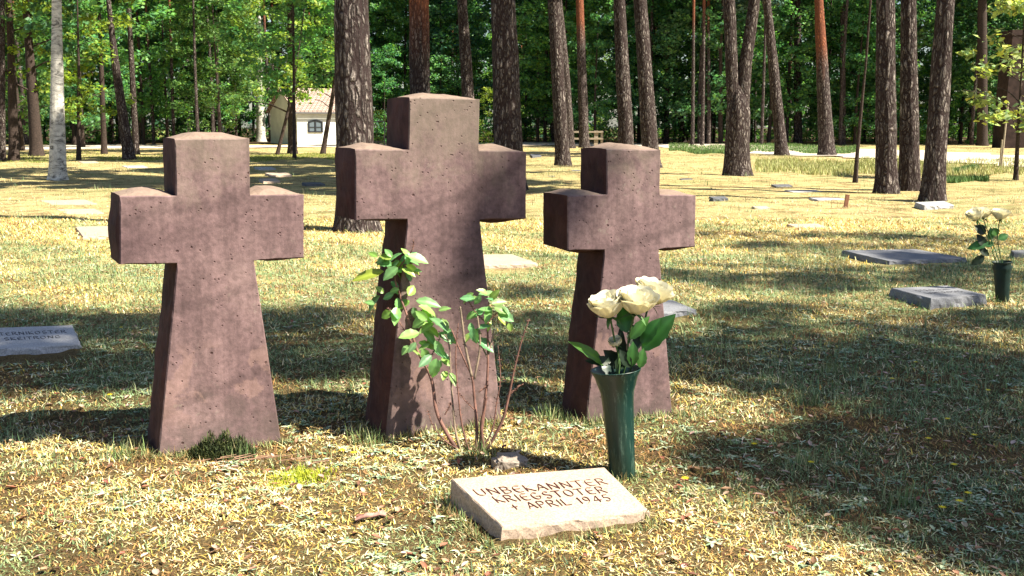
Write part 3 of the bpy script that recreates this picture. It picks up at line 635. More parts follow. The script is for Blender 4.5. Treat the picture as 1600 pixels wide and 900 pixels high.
# bark strip
bk = MB(); c0 = G(580, 812)
path_ = [(-.05, -.012, .006), (-.02, -.004, .016), (.01, .006, .014), (.035, .014, .020), (.052, .02, .012)]
V = []; F = []
for i, (x, y, z) in enumerate(path_):
    w = (.012, .017, .014, .018, .008)[i]
    for k in range(7):
        a = math.pi * k / 6; V.append((x - w * .3 * math.cos(a), y - w * math.cos(a), z + w * .6 * math.sin(a)))
    for k in range(7):
        a = math.pi * k / 6; V.append((x - w * .3 * math.cos(a) * .8, y - w * .8 * math.cos(a), z - .004 + w * .5 * math.sin(a)))
for i in range(4):
    for k in range(6): a = i * 14 + k; F.append((a, a + 14, a + 15, a + 1)); F.append((a + 7, a + 8, a + 22, a + 21))
V = [(x * .72, y * .72, z * .72) for x, y, z in V]; o = bk.add(V, F).build('bark_strip', m_plain('pink_bark', (.36, .20, .17), .8, .2, .5, 40)); o.location = c0
tag(o, 'curled strip of reddish pine bark lying on the foreground turf', 'bark')
# rusty stake
o = MB(); g = G(1322, 324); o.box((0, 0, .06), (.022, .018, .10), Matrix.Rotation(.12, 3, 'Y')); o = o.build('stake', m_plain('rust_wood', (.22, .10, .06))); o.location = g
tag(o, 'short rusty brown stake standing in the open turf at right', 'stake')
o = MB().tube([(0, 0, -.03), (.01, 0, .12)], .012, 8); o.box((.01, 0, .14), (.03, .02, .03)); o = o.build('marker_post', DBARK); o.location = G(462, 252)
tag(o, 'tiny dark marker post in the turf before the white house', 'post')

# ------------------------------------------------------------------ scattered ground cover
def blades(Pn, yaw, length, width, lean, droop, tint, nseg=2, fold=0.0):
    """vectorised curved strips; lean 0 = upright, pi/2 = flat."""
    n = len(Pn); k = nseg + 1; V = np.zeros((n, k, 2, 3)); 
    dirh = np.stack([np.cos(yaw), np.sin(yaw), np.zeros(n)], 1); side = np.stack([-np.sin(yaw), np.cos(yaw), np.zeros(n)], 1)
    pos = Pn.copy(); seg = length / nseg
    for i in range(k):
        w = width * (1 - (i / nseg)) ** .7 * .5 if i < nseg else width * .04
        w = np.broadcast_to(w, (n,))
        V[:, i, 0] = pos - side * w[:, None]; V[:, i, 1] = pos + side * w[:, None]
        a = lean + droop * (i / nseg)
        pos = pos + (dirh * np.sin(a)[:, None] + np.array([0, 0, 1.0]) * np.cos(a)[:, None]) * seg[:, None]
    V = V.reshape(-1, 3); b = np.arange(n)[:, None] * (2 * k)
    F = np.concatenate([np.stack([b[:, 0] + 2 * i, b[:, 0] + 2 * i + 1, b[:, 0] + 2 * i + 3, b[:, 0] + 2 * i + 2], 1) for i in range(nseg)])
    return V, F, np.repeat(tint, 2 * k, axis=0)
def ovals(Pn, yaw, length, width, lean, tint, cup=.15):
    n = len(Pn); t = np.array([0, .35, .7, 1.0]); wv = np.array([.12, .9, .85, .05])
    dirh = np.stack([np.cos(yaw) * np.sin(lean), np.sin(yaw) * np.sin(lean), np.cos(lean)], 1); side = np.stack([-np.sin(yaw), np.cos(yaw), np.zeros(n)], 1)
    up = np.cross(dirh, side); up *= np.sign(up[:, 2:3] + 1e-6)
    V = np.zeros((n, 4, 3, 3))
    for i in range(4):
        c = Pn + dirh * (length * t[i])[:, None] - up * (length * .25 * t[i] ** 2)[:, None]
        for k, s in enumerate((-1, 0, 1)):
            V[:, i, k] = c + side * (s * width * wv[i] * .5)[:, None] + up * (abs(s) * cup * width)[:, None]
    V = V.reshape(-1, 3); b = np.arange(n) * 12
    F = np.concatenate([np.stack([b + 3 * i + k, b + 3 * i + k + 1, b + 3 * i + k + 4, b + 3 * i + k + 3], 1) for i in range(3) for k in range(2)])
    return V, F, np.repeat(tint, 12, axis=0)
def fld(x, y, s, o): return np.sin(x * s + o) * np.cos(y * s * 1.3 + o * 2.1) + .6 * np.sin(x * s * 2.3 + y * s * 1.9 + o * 3) + .4 * np.sin(y * s * 4.1 - x * s * 3.3 + o)
def sample(n, z0, z1, power):
    """points on the turf in front of the camera, density falling as Z^-power."""
    u = rng.random(n); q = 2 - power
    Z = (z0 ** q + u * (z1 ** q - z0 ** q)) ** (1 / q) if abs(q) > 1e-6 else z0 * (z1 / z0) ** u
    X = (rng.random(n) - .5) * 2 * (Z * .50 + .5)
    return X, Z
slabq = [(.06, .35, 2.6, 3.15)]
mainc = [G(705, 748, .09), G(945, 730, .09), G(1016, 799, .045), G(785, 823, .045)]
def inside_main(X, Y, m_=-.004):
    ok = np.ones(len(X), bool)
    for i in range(4):
        a = mainc[i]; b = mainc[(i + 1) % 4]; n = Vector((-(b.y - a.y), b.x - a.x)); n.normalize()
        ok &= ((X - a.x) * -n.x + (Y - a.y) * -n.y) > m_
    return ok
def keep(X, Y):
    k = ~inside_main(X, Y, -.004)
    for (o, base, e, nrm) in crosses:
        sx = (X - base.x) * e.x + (Y - base.y) * e.y; sd_ = -((X - base.x) * nrm.x + (Y - base.y) * nrm.y)
        k &= ~((sx > -.01) & (sx < .42) & (sd_ > -.0) & (sd_ < .22))
    for quad in (((-60, 514), (113, 508), (126, 545), (-40, 555)), ((1393, 450), (1480, 446), (1540, 466), (1455, 472)), ((1317, 391), (1430, 389), (1510, 405), (1390, 410)), ((700, 398), (800, 397), (840, 413), (720, 417)), ((1000, 466), (1052, 469), (1088, 488), (1005, 492))):
        c = [G(*p_, .05) for p_ in quad]; ok = np.ones(len(X), bool)
        for i in range(4):
            a = c[i]; b = c[(i + 1) % 4]; ok &= ((b.y - a.y) * (X - a.x) - (b.x - a.x) * (Y - a.y)) > 0
        k &= ~ok
    for (c, r) in ((vb, .036), (wb, .036)): k &= np.hypot(X - c.x, Y - c.y) > r
    return k
def pts3(X, Y, dz=0): return np.stack([X, Y, gh(X, Y) + dz], 1)
def tints(n, cols, var=.2):
    c = np.array(cols)[rng.integers(0, len(cols), n)]; return c * (1 + var * (rng.random((n, 1)) * 2 - 1)) * (1 + .08 * (rng.random((n, 3)) * 2 - 1))
def m_cover(name, rough=.7, tr=.25):
    m = Mat(name, rough, .25); t = m.attr('tint'); m.color(t); m.translucent(m.mix(1.0, t, (1.1, 1.1, .7), 'MULTIPLY'), tr); return m.m
COVER = m_cover('ground_cover', .75, .10)
def stuff(name, V, F, T, label): 
    o = link(name, npmesh(name, V, F, tint=T), COVER); tag(o, label, 'ground cover', kind='stuff'); return o
# moss curls
N = 400000; X, Y = sample(N, 2.1, 12, 1.75); k = keep(X, Y); X, Y = X[k], Y[k]; N = len(X); s = (Y / 3) ** .55
shady = (Y > 3.6 + .8 * fld(X, Y, .9, 1)) & (Y < 8.5 + .6 * fld(X, Y, 1.1, 3)) | ((X > .75 + .3 * fld(X, Y, 1.3, 2)) & (Y < 8.5))
warm = fld(X, Y, 2.1, .4) + rng.normal(size=N) * .5 > np.where(shady, .7, -.3)
brn = fld(X, Y, 5.2, 2.9) + .5 * fld(X, Y, 14, .7) + .5 * rng.normal(size=N) > np.where((Y > 2.95) & (Y < 3.7), .35, 1.2)
t = np.where(warm[:, None], tints(N, [(.72, .48, .13), (.80, .60, .22), (.24, .12, .04), (.85, .72, .36), (.52, .40, .08), (.88, .80, .50)]), tints(N, [(.20, .26, .10), (.13, .19, .08), (.30, .34, .16), (.22, .32, .17)]))
t = np.where(brn[:, None], tints(N, [(.22, .11, .045), (.36, .20, .08), (.11, .055, .03), (.46, .28, .12), (.30, .26, .07)]), t)
V, F, T = blades(pts3(X, Y, -.004), rng.random(N) * 6.28, (.012 + .020 * rng.random(N)) * s, (.0026 + .0026 * rng.random(N)) * s, .3 + rng.random(N) * 1.1, .6 + rng.random(N) * 2.2, t, 3)
stuff('moss', V, F, T, 'golden brown and olive moss covering the soil')
# straw
N = 110000; X, Y = sample(N, 2.1, 16, 1.6); k = keep(X, Y) & (fld(X, Y, 5.2, 2.9) + .5 * fld(X, Y, 14, .7) < .75 + .5 * rng.normal(size=N)) & (fld(X, Y, 3.1, 5.0) < .5 + .7 * rng.normal(size=N)); X, Y = X[k], Y[k]; N = len(X); s = (Y / 3) ** .5
t = tints(N, [(.80, .66, .36), (.64, .50, .28), (.86, .76, .48), (.46, .32, .20), (.76, .60, .47), (.50, .50, .26)])
V, F, T = blades(pts3(X, Y, .003), rng.random(N) * 6.28, (.010 + .030 * rng.random(N) ** 2) * s, (.0014 + .0016 * rng.random(N)) * s, .95 + .62 * rng.random(N), rng.random(N) * .7, t)
stuff('dry_grass', V, F, T, 'pale dry grass stalks strewn over the turf')
# green grass
N = 120000; X, Y = sample(N, 2.1, 30, 1.5); k = keep(X, Y) & (fld(X, Y, 3.3, 1.7) + .5 * fld(X, Y, 9, .3) + 1.0 * ((Y > 3.6) & (Y < 9)) + .8 * ((X > .8) & (Y < 8)) - .5 * (Y > 9) > .7); X, Y = X[k], Y[k]; N = len(X); s = (Y / 3) ** .5
t = tints(N, [(.13, .22, .09), (.20, .28, .12), (.10, .18, .10), (.28, .34, .18), (.38, .40, .22)])
V, F, T = blades(pts3(X, Y, -.003), rng.random(N) * 6.28, (.018 + .035 * rng.random(N)) * s, (.0016 + .0018 * rng.random(N)) * s, rng.random(N) * .8, rng.random(N) * .9, t)
stuff('grass', V, F, T, 'short green grass blades among the moss')
bx, by = [], []
for (o, base, e, nrm) in crosses:
    for _ in range(900):
        a = random.uniform(-.03, .43); d = abs(random.gauss(0, .022)) + .002; q = base + e * a + nrm * d; bx.append(q.x); by.append(q.y)
    for _ in range(260):
        a = -abs(random.gauss(0, .03)) - .012; d = random.uniform(-.2, .02); q = base + e * a + nrm * d; bx.append(q.x); by.append(q.y)
for i in range(4):
    a = mainc[i]; b = mainc[(i + 1) % 4]
    for _ in range(350):
        q = a.lerp(b, random.random()); cc_ = (mainc[0] + mainc[2]) / 2; q = q + (q - cc_).normalized() * (abs(random.gauss(0, .014)) + .008); bx.append(q.x); by.append(q.y)
for _ in range(300): a = random.random() * 6.28; d = .038 + abs(random.gauss(0, .012)); bx.append(vb.x + d * math.cos(a)); by.append(vb.y + d * math.sin(a))
X = np.array(bx); Y = np.array(by); N = len(X)
V, F, T = blades(pts3(X, Y, -.004), rng.random(N) * 6.28, .012 + .035 * rng.random(N) ** 2, .0022 + .002 * rng.random(N), rng.random(N) * .8, rng.random(N) * 1.4, tints(N, [(.16, .20, .07), (.10, .15, .06), (.45, .38, .20), (.22, .14, .06), (.30, .32, .14)]), 3)
stuff('edge_grass', V, F, T, 'grass and moss growing against the stones and the vase')
# hawkweed rosettes
N = 9500; X, Y = sample(N, 2.1, 9, 1.5); f = fld(X, Y, 1.7, 2.2) + .9 * fld(X, Y, 6, 1.1) + .9 * rng.normal(size=N); k = keep(X, Y) & (f > .5); X, Y = X[k], Y[k]; M_ = len(X)
per = 6; X = np.repeat(X, per) + rng.normal(0, .004, M_ * per); Y = np.repeat(Y, per) + rng.normal(0, .004, M_ * per); N = len(X); k = keep(X, Y)
X, Y = X[k], Y[k]; N = len(X); yaw = (np.arange(N) % per) * 6.28 / per + rng.random(N) * .9; s = (Y / 3) ** .3
t = tints(N, [(.38, .46, .32), (.26, .36, .24), (.56, .60, .44), (.17, .26, .15), (.46, .50, .32)], .25)
V, F, T = ovals(pts3(X, Y, .002), yaw, (.011 + .019 * rng.random(N)) * s, (.005 + .0055 * rng.random(N)) * s, 1.15 + .35 * rng.random(N), t)
stuff('hawkweed_leaves', V, F, T, 'pale blue green leaf rosettes creeping through the moss')
# litter
N = 2600; X, Y = sample(N, 2.1, 9, 1.6); k = keep(X, Y); X, Y = X[k], Y[k]; N = len(X)
t = tints(N, [(.30, .12, .08), (.38, .22, .14), (.48, .32, .24), (.16, .08, .05), (.55, .40, .34)])
V, F, T = ovals(pts3(X, Y, .010), rng.random(N) * 6.28, .012 + .02 * rng.random(N), .008 + .010 * rng.random(N), 1.2 + .6 * rng.random(N), t, .25)
stuff('leaf_litter', V, F, T, 'small brown fallen leaves and bark flakes')

# sparse tussocks of dry grass farther out
N = 150000; X, Y = sample(N, 9, 55, 1.0); k = (fld(X, Y, .9, 4) + .8 * fld(X, Y, 2.6, 1) + .5 * rng.normal(size=N) > .55) & keep(X, Y) & (Y < 46 + 4 * np.sin(X)); X, Y = X[k], Y[k]; N = len(X)
t = tints(N, [(.34, .30, .12), (.20, .22, .08), (.14, .10, .05), (.55, .46, .24), (.12, .17, .06)])
V, F, T = blades(pts3(X, Y, -.004), rng.random(N) * 6.28, (.02 + .035 * rng.random(N)) * (Y / 14) ** .4, .0045 * (Y / 12) ** .8 * (.6 + .8 * rng.random(N)), .4 + rng.random(N) * .9, rng.random(N) * .8, t)
stuff('dry_tussocks', V, F, T, 'thin dry and olive grass tussocks on the sunlit ground between the pines')

def tuft(c, n, h, spread, cols, name, label, cat, w=.003, droop=.8, leanmax=.7, group=None):
    X = c.x + rng.normal(0, spread, n); Y = c.y + rng.normal(0, spread * .8, n)
    P_ = pts3(X, Y, -.004) - np.array([c.x, c.y, 0]); V, F, T = blades(P_, rng.random(n) * 6.28, h * (.5 + .6 * rng.random(n)), w * (.7 + .6 * rng.random(n)), rng.random(n) * leanmax, rng.random(n) * droop, tints(n, cols), 3)
    o = link(name, npmesh(name, V, F, tint=T), COVER); o.location = (c.x, c.y, 0); return tag(o, label, cat, group)
gcol = [(.14, .22, .08), (.22, .30, .12), (.10, .15, .06), (.40, .38, .2)]
tufts = [((375, 715), 'grass tuft beside the dark bush at the foot of the left cross'), ((700, 790), 'grass tuft hanging over the left side of the lettered stone'), ((745, 715), 'grass tuft growing among the feet of the rose canes'),
         ((1255, 725), 'dark green grass tuft in the shade right of the near vase'), ((1300, 580), 'green grass tuft in the shade right of the crosses'), ((1260, 635), 'green grass tuft behind the dark one at right'),
         ((940, 660), 'low grass at the foot of the smallest cross'), ((575, 690), 'grass tuft at the dark foot of the tallest cross'), ((1415, 790), 'thin grass tuft in the lower right corner area'), ((860, 655), 'pale grass tuft left of the smallest cross'), ((190, 720), 'pale grass tuft left of the left cross foot')]
for (px, lab) in tufts: tuft(G(*px), 90, .07, .03, gcol, 'grass_tuft', lab, 'grass tuft', .0026, group='grass tufts')
tuft(G(470, 742), 900, .024, .045, [(.36, .42, .03), (.46, .50, .05), (.30, .36, .03)], 'bright_moss', 'bright yellow green moss cushion between the left and middle crosses', 'moss', .003, .8, .6)
tuft(G(435, 756), 350, .018, .022, [(.42, .44, .04), (.5, .5, .06)], 'bright_moss', 'small bright moss cushion just left of the larger yellow green one', 'moss', .003, .8, .6)
# dark little conifer bush at the foot of the left cross
cb = G(348, 712); N = 2600; a = rng.random(N) * 6.28; r = rng.random(N) ** .5
X = r * np.cos(a) * .105; Y = r * np.sin(a) * .05; top = .085 * (1 - r ** 2) * (.6 + .4 * np.sin(X * 60 + 1) ** 2)
P_ = np.stack([X, Y, rng.random(N) * top], 1)
V, F, T = blades(P_, rng.random(N) * 6.28, .012 + .014 * rng.random(N), .003 + .002 * rng.random(N), rng.random(N) * 1.2, rng.random(N) * .4, tints(N, [(.035, .05, .018), (.05, .07, .025), (.02, .03, .012), (.08, .09, .03)]), 2)
o = link('dwarf_shrub', npmesh('dwarf_shrub', V, F, tint=T), COVER); o.location = (cb.x, cb.y, 0); tag(o, 'dark little evergreen bush at the foot of the left cross', 'shrub')
# dry twigs lying beside it
mb = MB()
for i in range(26):
    p = Vector((rng.normal(0, .09), rng.normal(0, .02), .012 + rng.random() * .012)); a = rng.normal(.2, .35); L_ = .03 + rng.random() * .06
    mb.tube([p, p + Vector((math.cos(a), math.sin(a) * .6, .15)) * L_], [.0014, .0006], 4)
o = mb.build('dry_twigs', m_plain('twig', (.30, .18, .12))); o.location = G(372, 728); tag(o, 'dry brown twigs lying before the dark bush at the left cross', 'twigs', kind='stuff')

# yellow flowers
YEL = m_plain('yellow_petal', (.80, .62, .02), .6, .2, .1)
fl = [((38, 703), 'yellow flower on a leaf rosette at the left edge'), ((1480, 652), None), ((1522, 676), None), ((1543, 610), None), ((1393, 590), None), ((1178, 694), 'yellow flower in shade right of the smallest cross'), ((1267, 719), None), ((1450, 686), None), ((1490, 727), None), ((1512, 775), None), ((1472, 793), None), ((1498, 791), None), ((1070, 751), 'yellow flower on two thin stems right of the near vase'), ((172, 616), None), ((190, 508), None), ((535, 698), None), ((553, 698), None), ((1430, 562), None)]
def flower_at(px, hh, label):
    b = G(px[0], px[1] + hh * 500, 0); b = Vector((b.x, b.y, float(gh(b.x, b.y)))); root = empty('yellow_flower', b, label, 'flower', 'small yellow flowers in the turf')
    MB().tube([(0, 0, -.01), (.002, 0, hh * .5), (0, 0, hh)], .0009, 5).build('stem', STEM, root)
    mb = MB()
    for k in range(12):
        a = k * .5236; V, F, T = leaf_mesh(.011, .005, .1, .1, 0, n=3); M = orient((math.cos(a), math.sin(a), .25)); mb.add([M @ Vector(v) + Vector((0, 0, hh + (k % 2) * .001)) for v in V], F)
    mb.build('blossom', YEL, root)
for (px, lab) in fl: flower_at(px, .045 if lab and 'stems' in lab else .022, lab or 'tiny yellow flower low in the shaded mossy turf')

# tall grass strips beyond
def zone_grass(polys, n, h, w, cols, name, label):
    Xs, Ys = [], []
    for (x0, x1, y0, y1) in polys:
        px = x0 + (x1 - x0) * rng.random(n); py = y0 + (y1 - y0) * rng.random(n) + 2.5 * np.sin(px * .035) + 1.2 * np.sin(px * .11 + 1)
        d = (HZ - py) / FPX; 
        for a, b in zip(px, py):
            g = G(a, b); Xs.append(g.x); Ys.append(g.y)
    X = np.array(Xs); Y = np.array(Ys); N = len(X)
    V, F, T = blades(pts3(X, Y, -.01), rng.random(N) * 6.28, h * (.4 + .8 * rng.random(N)), w * (.7 + .6 * rng.random(N)), rng.random(N) * .5, rng.random(N) * .8, tints(N, cols, .3), 2)
    o = link(name, npmesh(name, V, F, tint=T), COVER); tag(o, label, 'tall grass', kind='stuff')
zone_grass([(1045, 1340, 228, 238)], 14000, .16, .03, [(.09, .17, .045), (.06, .12, .04), (.13, .20, .06)], 'green_verge', 'dark green grass verge beyond the forked pine')
zone_grass([(1180, 1700, 252, 272), (1180, 1480, 256, 266)], 13000, .13, .018, [(.32, .33, .12), (.24, .27, .09), (.42, .40, .20)], 'olive_grass', 'olive tall grass strip between the right hand pines')
zone_grass([(1480, 1545, 276, 281), (1490, 1530, 262, 266)], 1500, .12, .018, [(.09, .17, .045), (.06, .12, .04)], 'green_tussock', 'dark green tussocks in the olive grass at right')
zone_grass([(380, 530, 240, 252), (0, 330, 240, 250)], 7000, .05, .02, [(.30, .32, .06), (.2, .24, .06), (.12, .16, .04)], 'mossy_turf', 'yellow green mossy turf under the left trees')

# ------------------------------------------------------------------ foliage generators
def leaf_cloud(centers, radii, counts, size, tint_cols, elong=1.4, flat=.7, droop=.3, seed=0):
    r = np.random.default_rng(seed); Pn = []; n = 0
    cid = np.repeat(np.arange(len(centers)), counts); N = len(cid); C = np.asarray(centers)[cid]; Rr = np.asarray(radii)[cid]
    d = r.normal(size=(N, 3)); d /= np.linalg.norm(d, axis=1)[:, None]; d *= (r.random((N, 1)) ** .45); d[:, 2] *= flat
    pos = C + d * Rr[:, None]
    nrm = r.normal(size=(N, 3)) * .6 + np.array([0.15, -.15, .9]); nrm /= np.linalg.norm(nrm, axis=1)[:, None]
    ax = r.normal(size=(N, 3)); ax -= nrm * (ax * nrm).sum(1)[:, None]; ax /= np.linalg.norm(ax, axis=1)[:, None]; sd_ = np.cross(nrm, ax)
    L_ = size * (.6 + .8 * r.random(N)); W = L_ / elong
    a = pos - ax * L_[:, None] * .5; b = pos + sd_ * W[:, None] * .5 + nrm * W[:, None] * .12; c = pos + ax * L_[:, None] * .5; e = pos - sd_ * W[:, None] * .5 + nrm * W[:, None] * .12
    V = np.stack([a, b, c, e], 1).reshape(-1, 3); F = np.arange(N * 4).reshape(N, 4)
    t = np.array(tint_cols)[r.integers(0, len(tint_cols), N)] * (1 + .2 * (r.random((N, 1)) * 2 - 1)) * (.8 + .4 * r.random(len(centers)))[cid][:, None]
    return V, F, np.repeat(t, 4, axis=0)
TT = [(1, 1, 1), (1.5, 1.35, .8), (.5, .55, .6), (.8, 1.05, 1.3), (1.3, 1.45, 1.2), (.7, .8, .9)]
def dec_crown(seed, H, z0, rad, nclump, per, size, cr=(.35, .75)):
    r = np.random.default_rng(seed); C = []
    for i in range(nclump):
        z = z0 + (H - z0) * r.random() ** .85; f = (z - z0) / (H - z0); rr_ = rad * (math.sin(math.pi * min(1, .16 + .8 * f)) ** .6) * (r.random() ** .4); a = r.random() * 6.28
        C.append((rr_ * math.cos(a), rr_ * math.sin(a), z))
    return leaf_cloud(C, cr[0] + (cr[1] - cr[0]) * r.random(nclump), np.full(nclump, per), size, TT, 1.5, .55, seed=seed)
def crown_mesh(name, *a, **k):
    V, F, T = dec_crown(*a, **k); return npmesh(name, V, F, tint=T)
CR = [crown_mesh('crown', 100 + i, 10 + i, .5 + .3 * i, 2.4 + .25 * i, 125, 85, .19) for i in range(4)]
CRL = [crown_mesh('crown', 140 + i, 5.5, .4, 1.9, 50, 60, .13, cr=(.25, .5)) for i in range(2)]
CRP = [crown_mesh('crown', 120 + i, 8 + i, 0, 2.2 + .2 * i, 46, 110, .30, cr=(.35, .8)) for i in range(3)]   # pine tops, elongated below
def limbs_mesh(seed, H, z0, rad, n, r0):
    r = random.Random(seed); mb = MB()
    for i in range(n):
        z = z0 + (H - z0) * i / n; a = r.random() * 6.28; L_ = rad * r.uniform(.5, .95) * (1 - .4 * i / n)
        p = [Vector((0, 0, z)), Vector((math.cos(a) * L_ * .5, math.sin(a) * L_ * .5, z + L_ * .22)), Vector((math.cos(a) * L_, math.sin(a) * L_, z + L_ * .3))]
        mb.tube(spline(p, 3), [r0 * (1 - .12 * k) * (.8 - .4 * i / n) for k in range(7)], 5, False)
    return mb
def trunk_mesh(ctr, radii, seed, nring, nseg, orange0=99, rough=.05, flare=.35):
    """ctr: function t-> centre (local), radii: function height -> radius."""
    V = []; OR = []; off = Vector((seed * 7.3, seed * 3.1, 0))
    zs = [h for h in nring]
    for z in zs:
        c = ctr(z); rad = radii(z) * (1 + flare * math.exp(-max(0, z) / .18))
        for k in range(nseg):
            a = 2 * math.pi * k / nseg; q = Vector((math.cos(a), math.sin(a), 0))
            nz = mnoise.fractal(Vector((q.x * 1.5, q.y * 1.5, z * 1.1)) + off, 1, 2, 3) + (1.5 * mnoise.noise(Vector((q.x * 8, q.y * 8, z * 1.3)) + off))
            root = .25 * math.exp(-max(0, z) / .14) * math.cos(a * 5 + seed)
            p = c + q * rad * (1 + rough * nz + root * flare); V.append((p.x, p.y, p.z)); OR.append(min(1, max(0, (z - orange0) / 1.2 + .25 * nz)))
    F = [(i * nseg + k, i * nseg + (k + 1) % nseg, (i + 1) * nseg + (k + 1) % nseg, (i + 1) * nseg + k) for i in range(len(zs) - 1) for k in range(nseg)]
    return npmesh('trunk', V, F, smooth=True, attrs={'orange': OR})
def rings_for(vis, H, d0):
    z = -.1; out = []
    while z < vis: out.append(z); z += d0
    while z < H: out.append(z); z += max(d0, .5)
    out.append(H); return out
treecount = 0
def pine(base_px, w0, top_px, w1, label, mat=None, orange=99, H=15, crown=True, group='pines standing in the cemetery turf', name='pine_tree', fork=None, cz=None, kind='pine', bend=0.0, cat='tree'):
    global treecount; treecount += 1
    b = G(*base_px); s = FPX / b.y; tp = P(top_px[0], top_px[1], b.y); zt = tp.z; dx = (tp.x - b.x) / zt
    r0 = w0 / s / 2; r1 = w1 / s / 2
    root = empty(name, (b.x, b.y, float(gh(b.x, b.y))), label, cat, group)
    def ctr(z):
        zz = max(z, 0); x = dx * zt * (zz / zt - bend * math.sin(math.pi * min(1, zz / zt))) if zz <= zt else dx * zt + dx * (zz - zt) * .6
        return Vector((x, .02 * zz * math.sin(treecount * 2.1), z))
    def rad(z): return (r0 + (r1 - r0) * max(z, 0) / zt) if z <= zt else max(.02, r1 * (1 - (z - zt) / (H - zt) * .9))
    near = b.y < 22
    me = trunk_mesh(ctr, rad, treecount, rings_for(min(zt + .3, H), H, .05 if near else .12), 40 if near else 18, orange, .06 if near else .04, flare=.28)
    tr = link('trunk', me, mat or BARK, root)
    if crown:
        ch = crown if isinstance(crown, tuple) else (CRP[treecount % 3], L_PINE)
        c0 = cz if cz is not None else max(H - 8, 3.5)
        o = link('crown', ch[0], ch[1], root); p = ctr(c0); o.location = p; o.rotation_euler = (0, 0, treecount * 1.3)
        lm = limbs_mesh(treecount, H - c0 - .5, 0, 2.0, 11, max(.02, r1 * .35)).build('limbs', mat or DBARK, root); lm.location = p
    return root, ctr, rad, zt
pine((558, 360), 62, (548, 0), 52, 'thick fissured pine behind and left of the tallest cross', H=17)
pine((658, 279), 34, (655, 0), 29, 'pine with reddish upper trunk rising behind the tallest cross', orange=2.3, H=17)
pine((738, 253), 22, (722, 0), 15, 'slender pine leaning left just right behind the tallest cross top', H=16)
pine((797, 298), 46, (786, 0), 36, 'stout straight pine right of the tallest cross top', H=17)
pine((880, 258), 23, (865, 0), 18, 'front one of two pines close together left of the smallest cross', H=16)
pine((891, 231), 14, (873, 0), 10, 'thinner rear one of two pines close together left of the smallest cross', H=16, bend=.1)
pine((913, 230), 16, (906, 0), 12, 'slim pine left behind the smallest cross beside the wooden fence', orange=5, H=17)
pine((980, 258), 25, (967, 0), 18, 'dark pine rising directly behind the smallest cross left of another', H=16)
pine((1018, 262), 27, (1000, 0), 20, 'dark leaning pine behind the right half of the smallest cross', H=16)
pine((1067, 222), 11, (1050, 40), 8, 'thin pale pine leaning left beyond the green verge', H=17)
pine((1041, 224), 9, (1043, 0), 8, 'thin upright pine with orange upper trunk beyond the verge', orange=4, H=18)
pine((1222, 243), 20, (1198, 0), 12, 'slim dark pine leaning left at the green verge', H=16)
pine((1247, 225), 13, (1247, 0), 10, 'dark upright pine in the wood between two leaning ones', H=17)
pine((1292, 245), 25, (1278, 0), 13, 'pine with red upper trunk right of the green verge', orange=2.6, H=17)
pine((1316, 226), 10, (1318, 0), 8, 'dark slim pine in the wood behind the thin sapling', H=17)
pine((1385, 302), 32, (1385, 0), 28, 'leftmost of three dark pines grouped at right', H=16)
pine((1421, 298), 31, (1418, 0), 22, 'middle one of three dark pines grouped at right', H=16)
pine((1457, 314), 34, (1478, 0), 26, 'rightmost of three grouped pines leaning to the right', H=16)
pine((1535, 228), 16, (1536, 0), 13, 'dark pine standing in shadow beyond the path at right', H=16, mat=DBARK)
pine((203, 250), 18, (171, 0), 7, 'dark pine leaning left at the left with a curved trunk', H=14, bend=-.12)
pine((213, 241), 10, (205, 90), 8, 'pale pine close behind the left leaning pine', H=15)
pine((242, 214), 9, (240, 0), 7, 'far pine with bright orange trunk left of the left cross', orange=3.0, H=18)
pine((290, 216), 17, (289, 0), 14, 'dark trunk pine directly behind the left cross top at left', H=16)
pine((325, 214), 18, (303, 0), 10, 'pine leaning left rising behind the left cross top', H=16)
pine((4, 250), 9, (1, 0), 8, 'pale pine trunk cut by the left edge of the photo', H=16)
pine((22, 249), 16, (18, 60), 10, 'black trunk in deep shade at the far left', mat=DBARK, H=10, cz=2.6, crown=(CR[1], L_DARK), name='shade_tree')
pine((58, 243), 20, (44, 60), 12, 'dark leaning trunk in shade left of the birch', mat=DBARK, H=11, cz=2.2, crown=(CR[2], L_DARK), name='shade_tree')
pine((123, 249), 7, (122, 100), 4, 'thin sapling right of the birch with green crown', mat=DBARK, H=6, cz=.9, crown=(CRL[0], L_LIME), name='young_tree')
pine((163, 241), 9, (158, 60), 6, 'slim dark tree between birch and leaning pine', mat=DBARK, H=9, cz=2.0, crown=(CR[0], L_DEC), name='young_tree')
pine((90, 278), 25, (88, 0), 14, 'white birch with black scars at the left', mat=BIRCH, H=13, cz=5.5, crown=(CR[0], L_DEC), name='birch_tree', group='birches')
pine((263, 214), 8, (266, 0), 6, 'thin white birch behind the left cross', mat=BIRCH, H=13, cz=5, crown=(CR[1], L_DEC), name='birch_tree', group='birches')
pine((408, 223), 14, (405, 60), 10, 'pale birch left of the white house', mat=BIRCH, H=12, cz=4, crown=(CR[3], L_DEC), name='birch_tree', group='birches')
pine((350, 214), 7, (349, 0), 5, 'very thin birch right behind the left cross top', mat=BIRCH, H=12, cz=5, crown=(CR[2], L_DEC), name='birch_tree', group='birches')
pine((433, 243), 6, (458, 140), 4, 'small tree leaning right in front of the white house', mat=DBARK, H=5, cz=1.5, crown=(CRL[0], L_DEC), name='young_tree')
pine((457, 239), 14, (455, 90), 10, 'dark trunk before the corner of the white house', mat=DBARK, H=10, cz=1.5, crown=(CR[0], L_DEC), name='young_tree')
pine((460, 250), 5, (458, 0), 3, 'very thin straight tree before the white house', mat=DBARK, H=8, cz=1.5, crown=(CRL[1], L_DEC), name='young_tree')
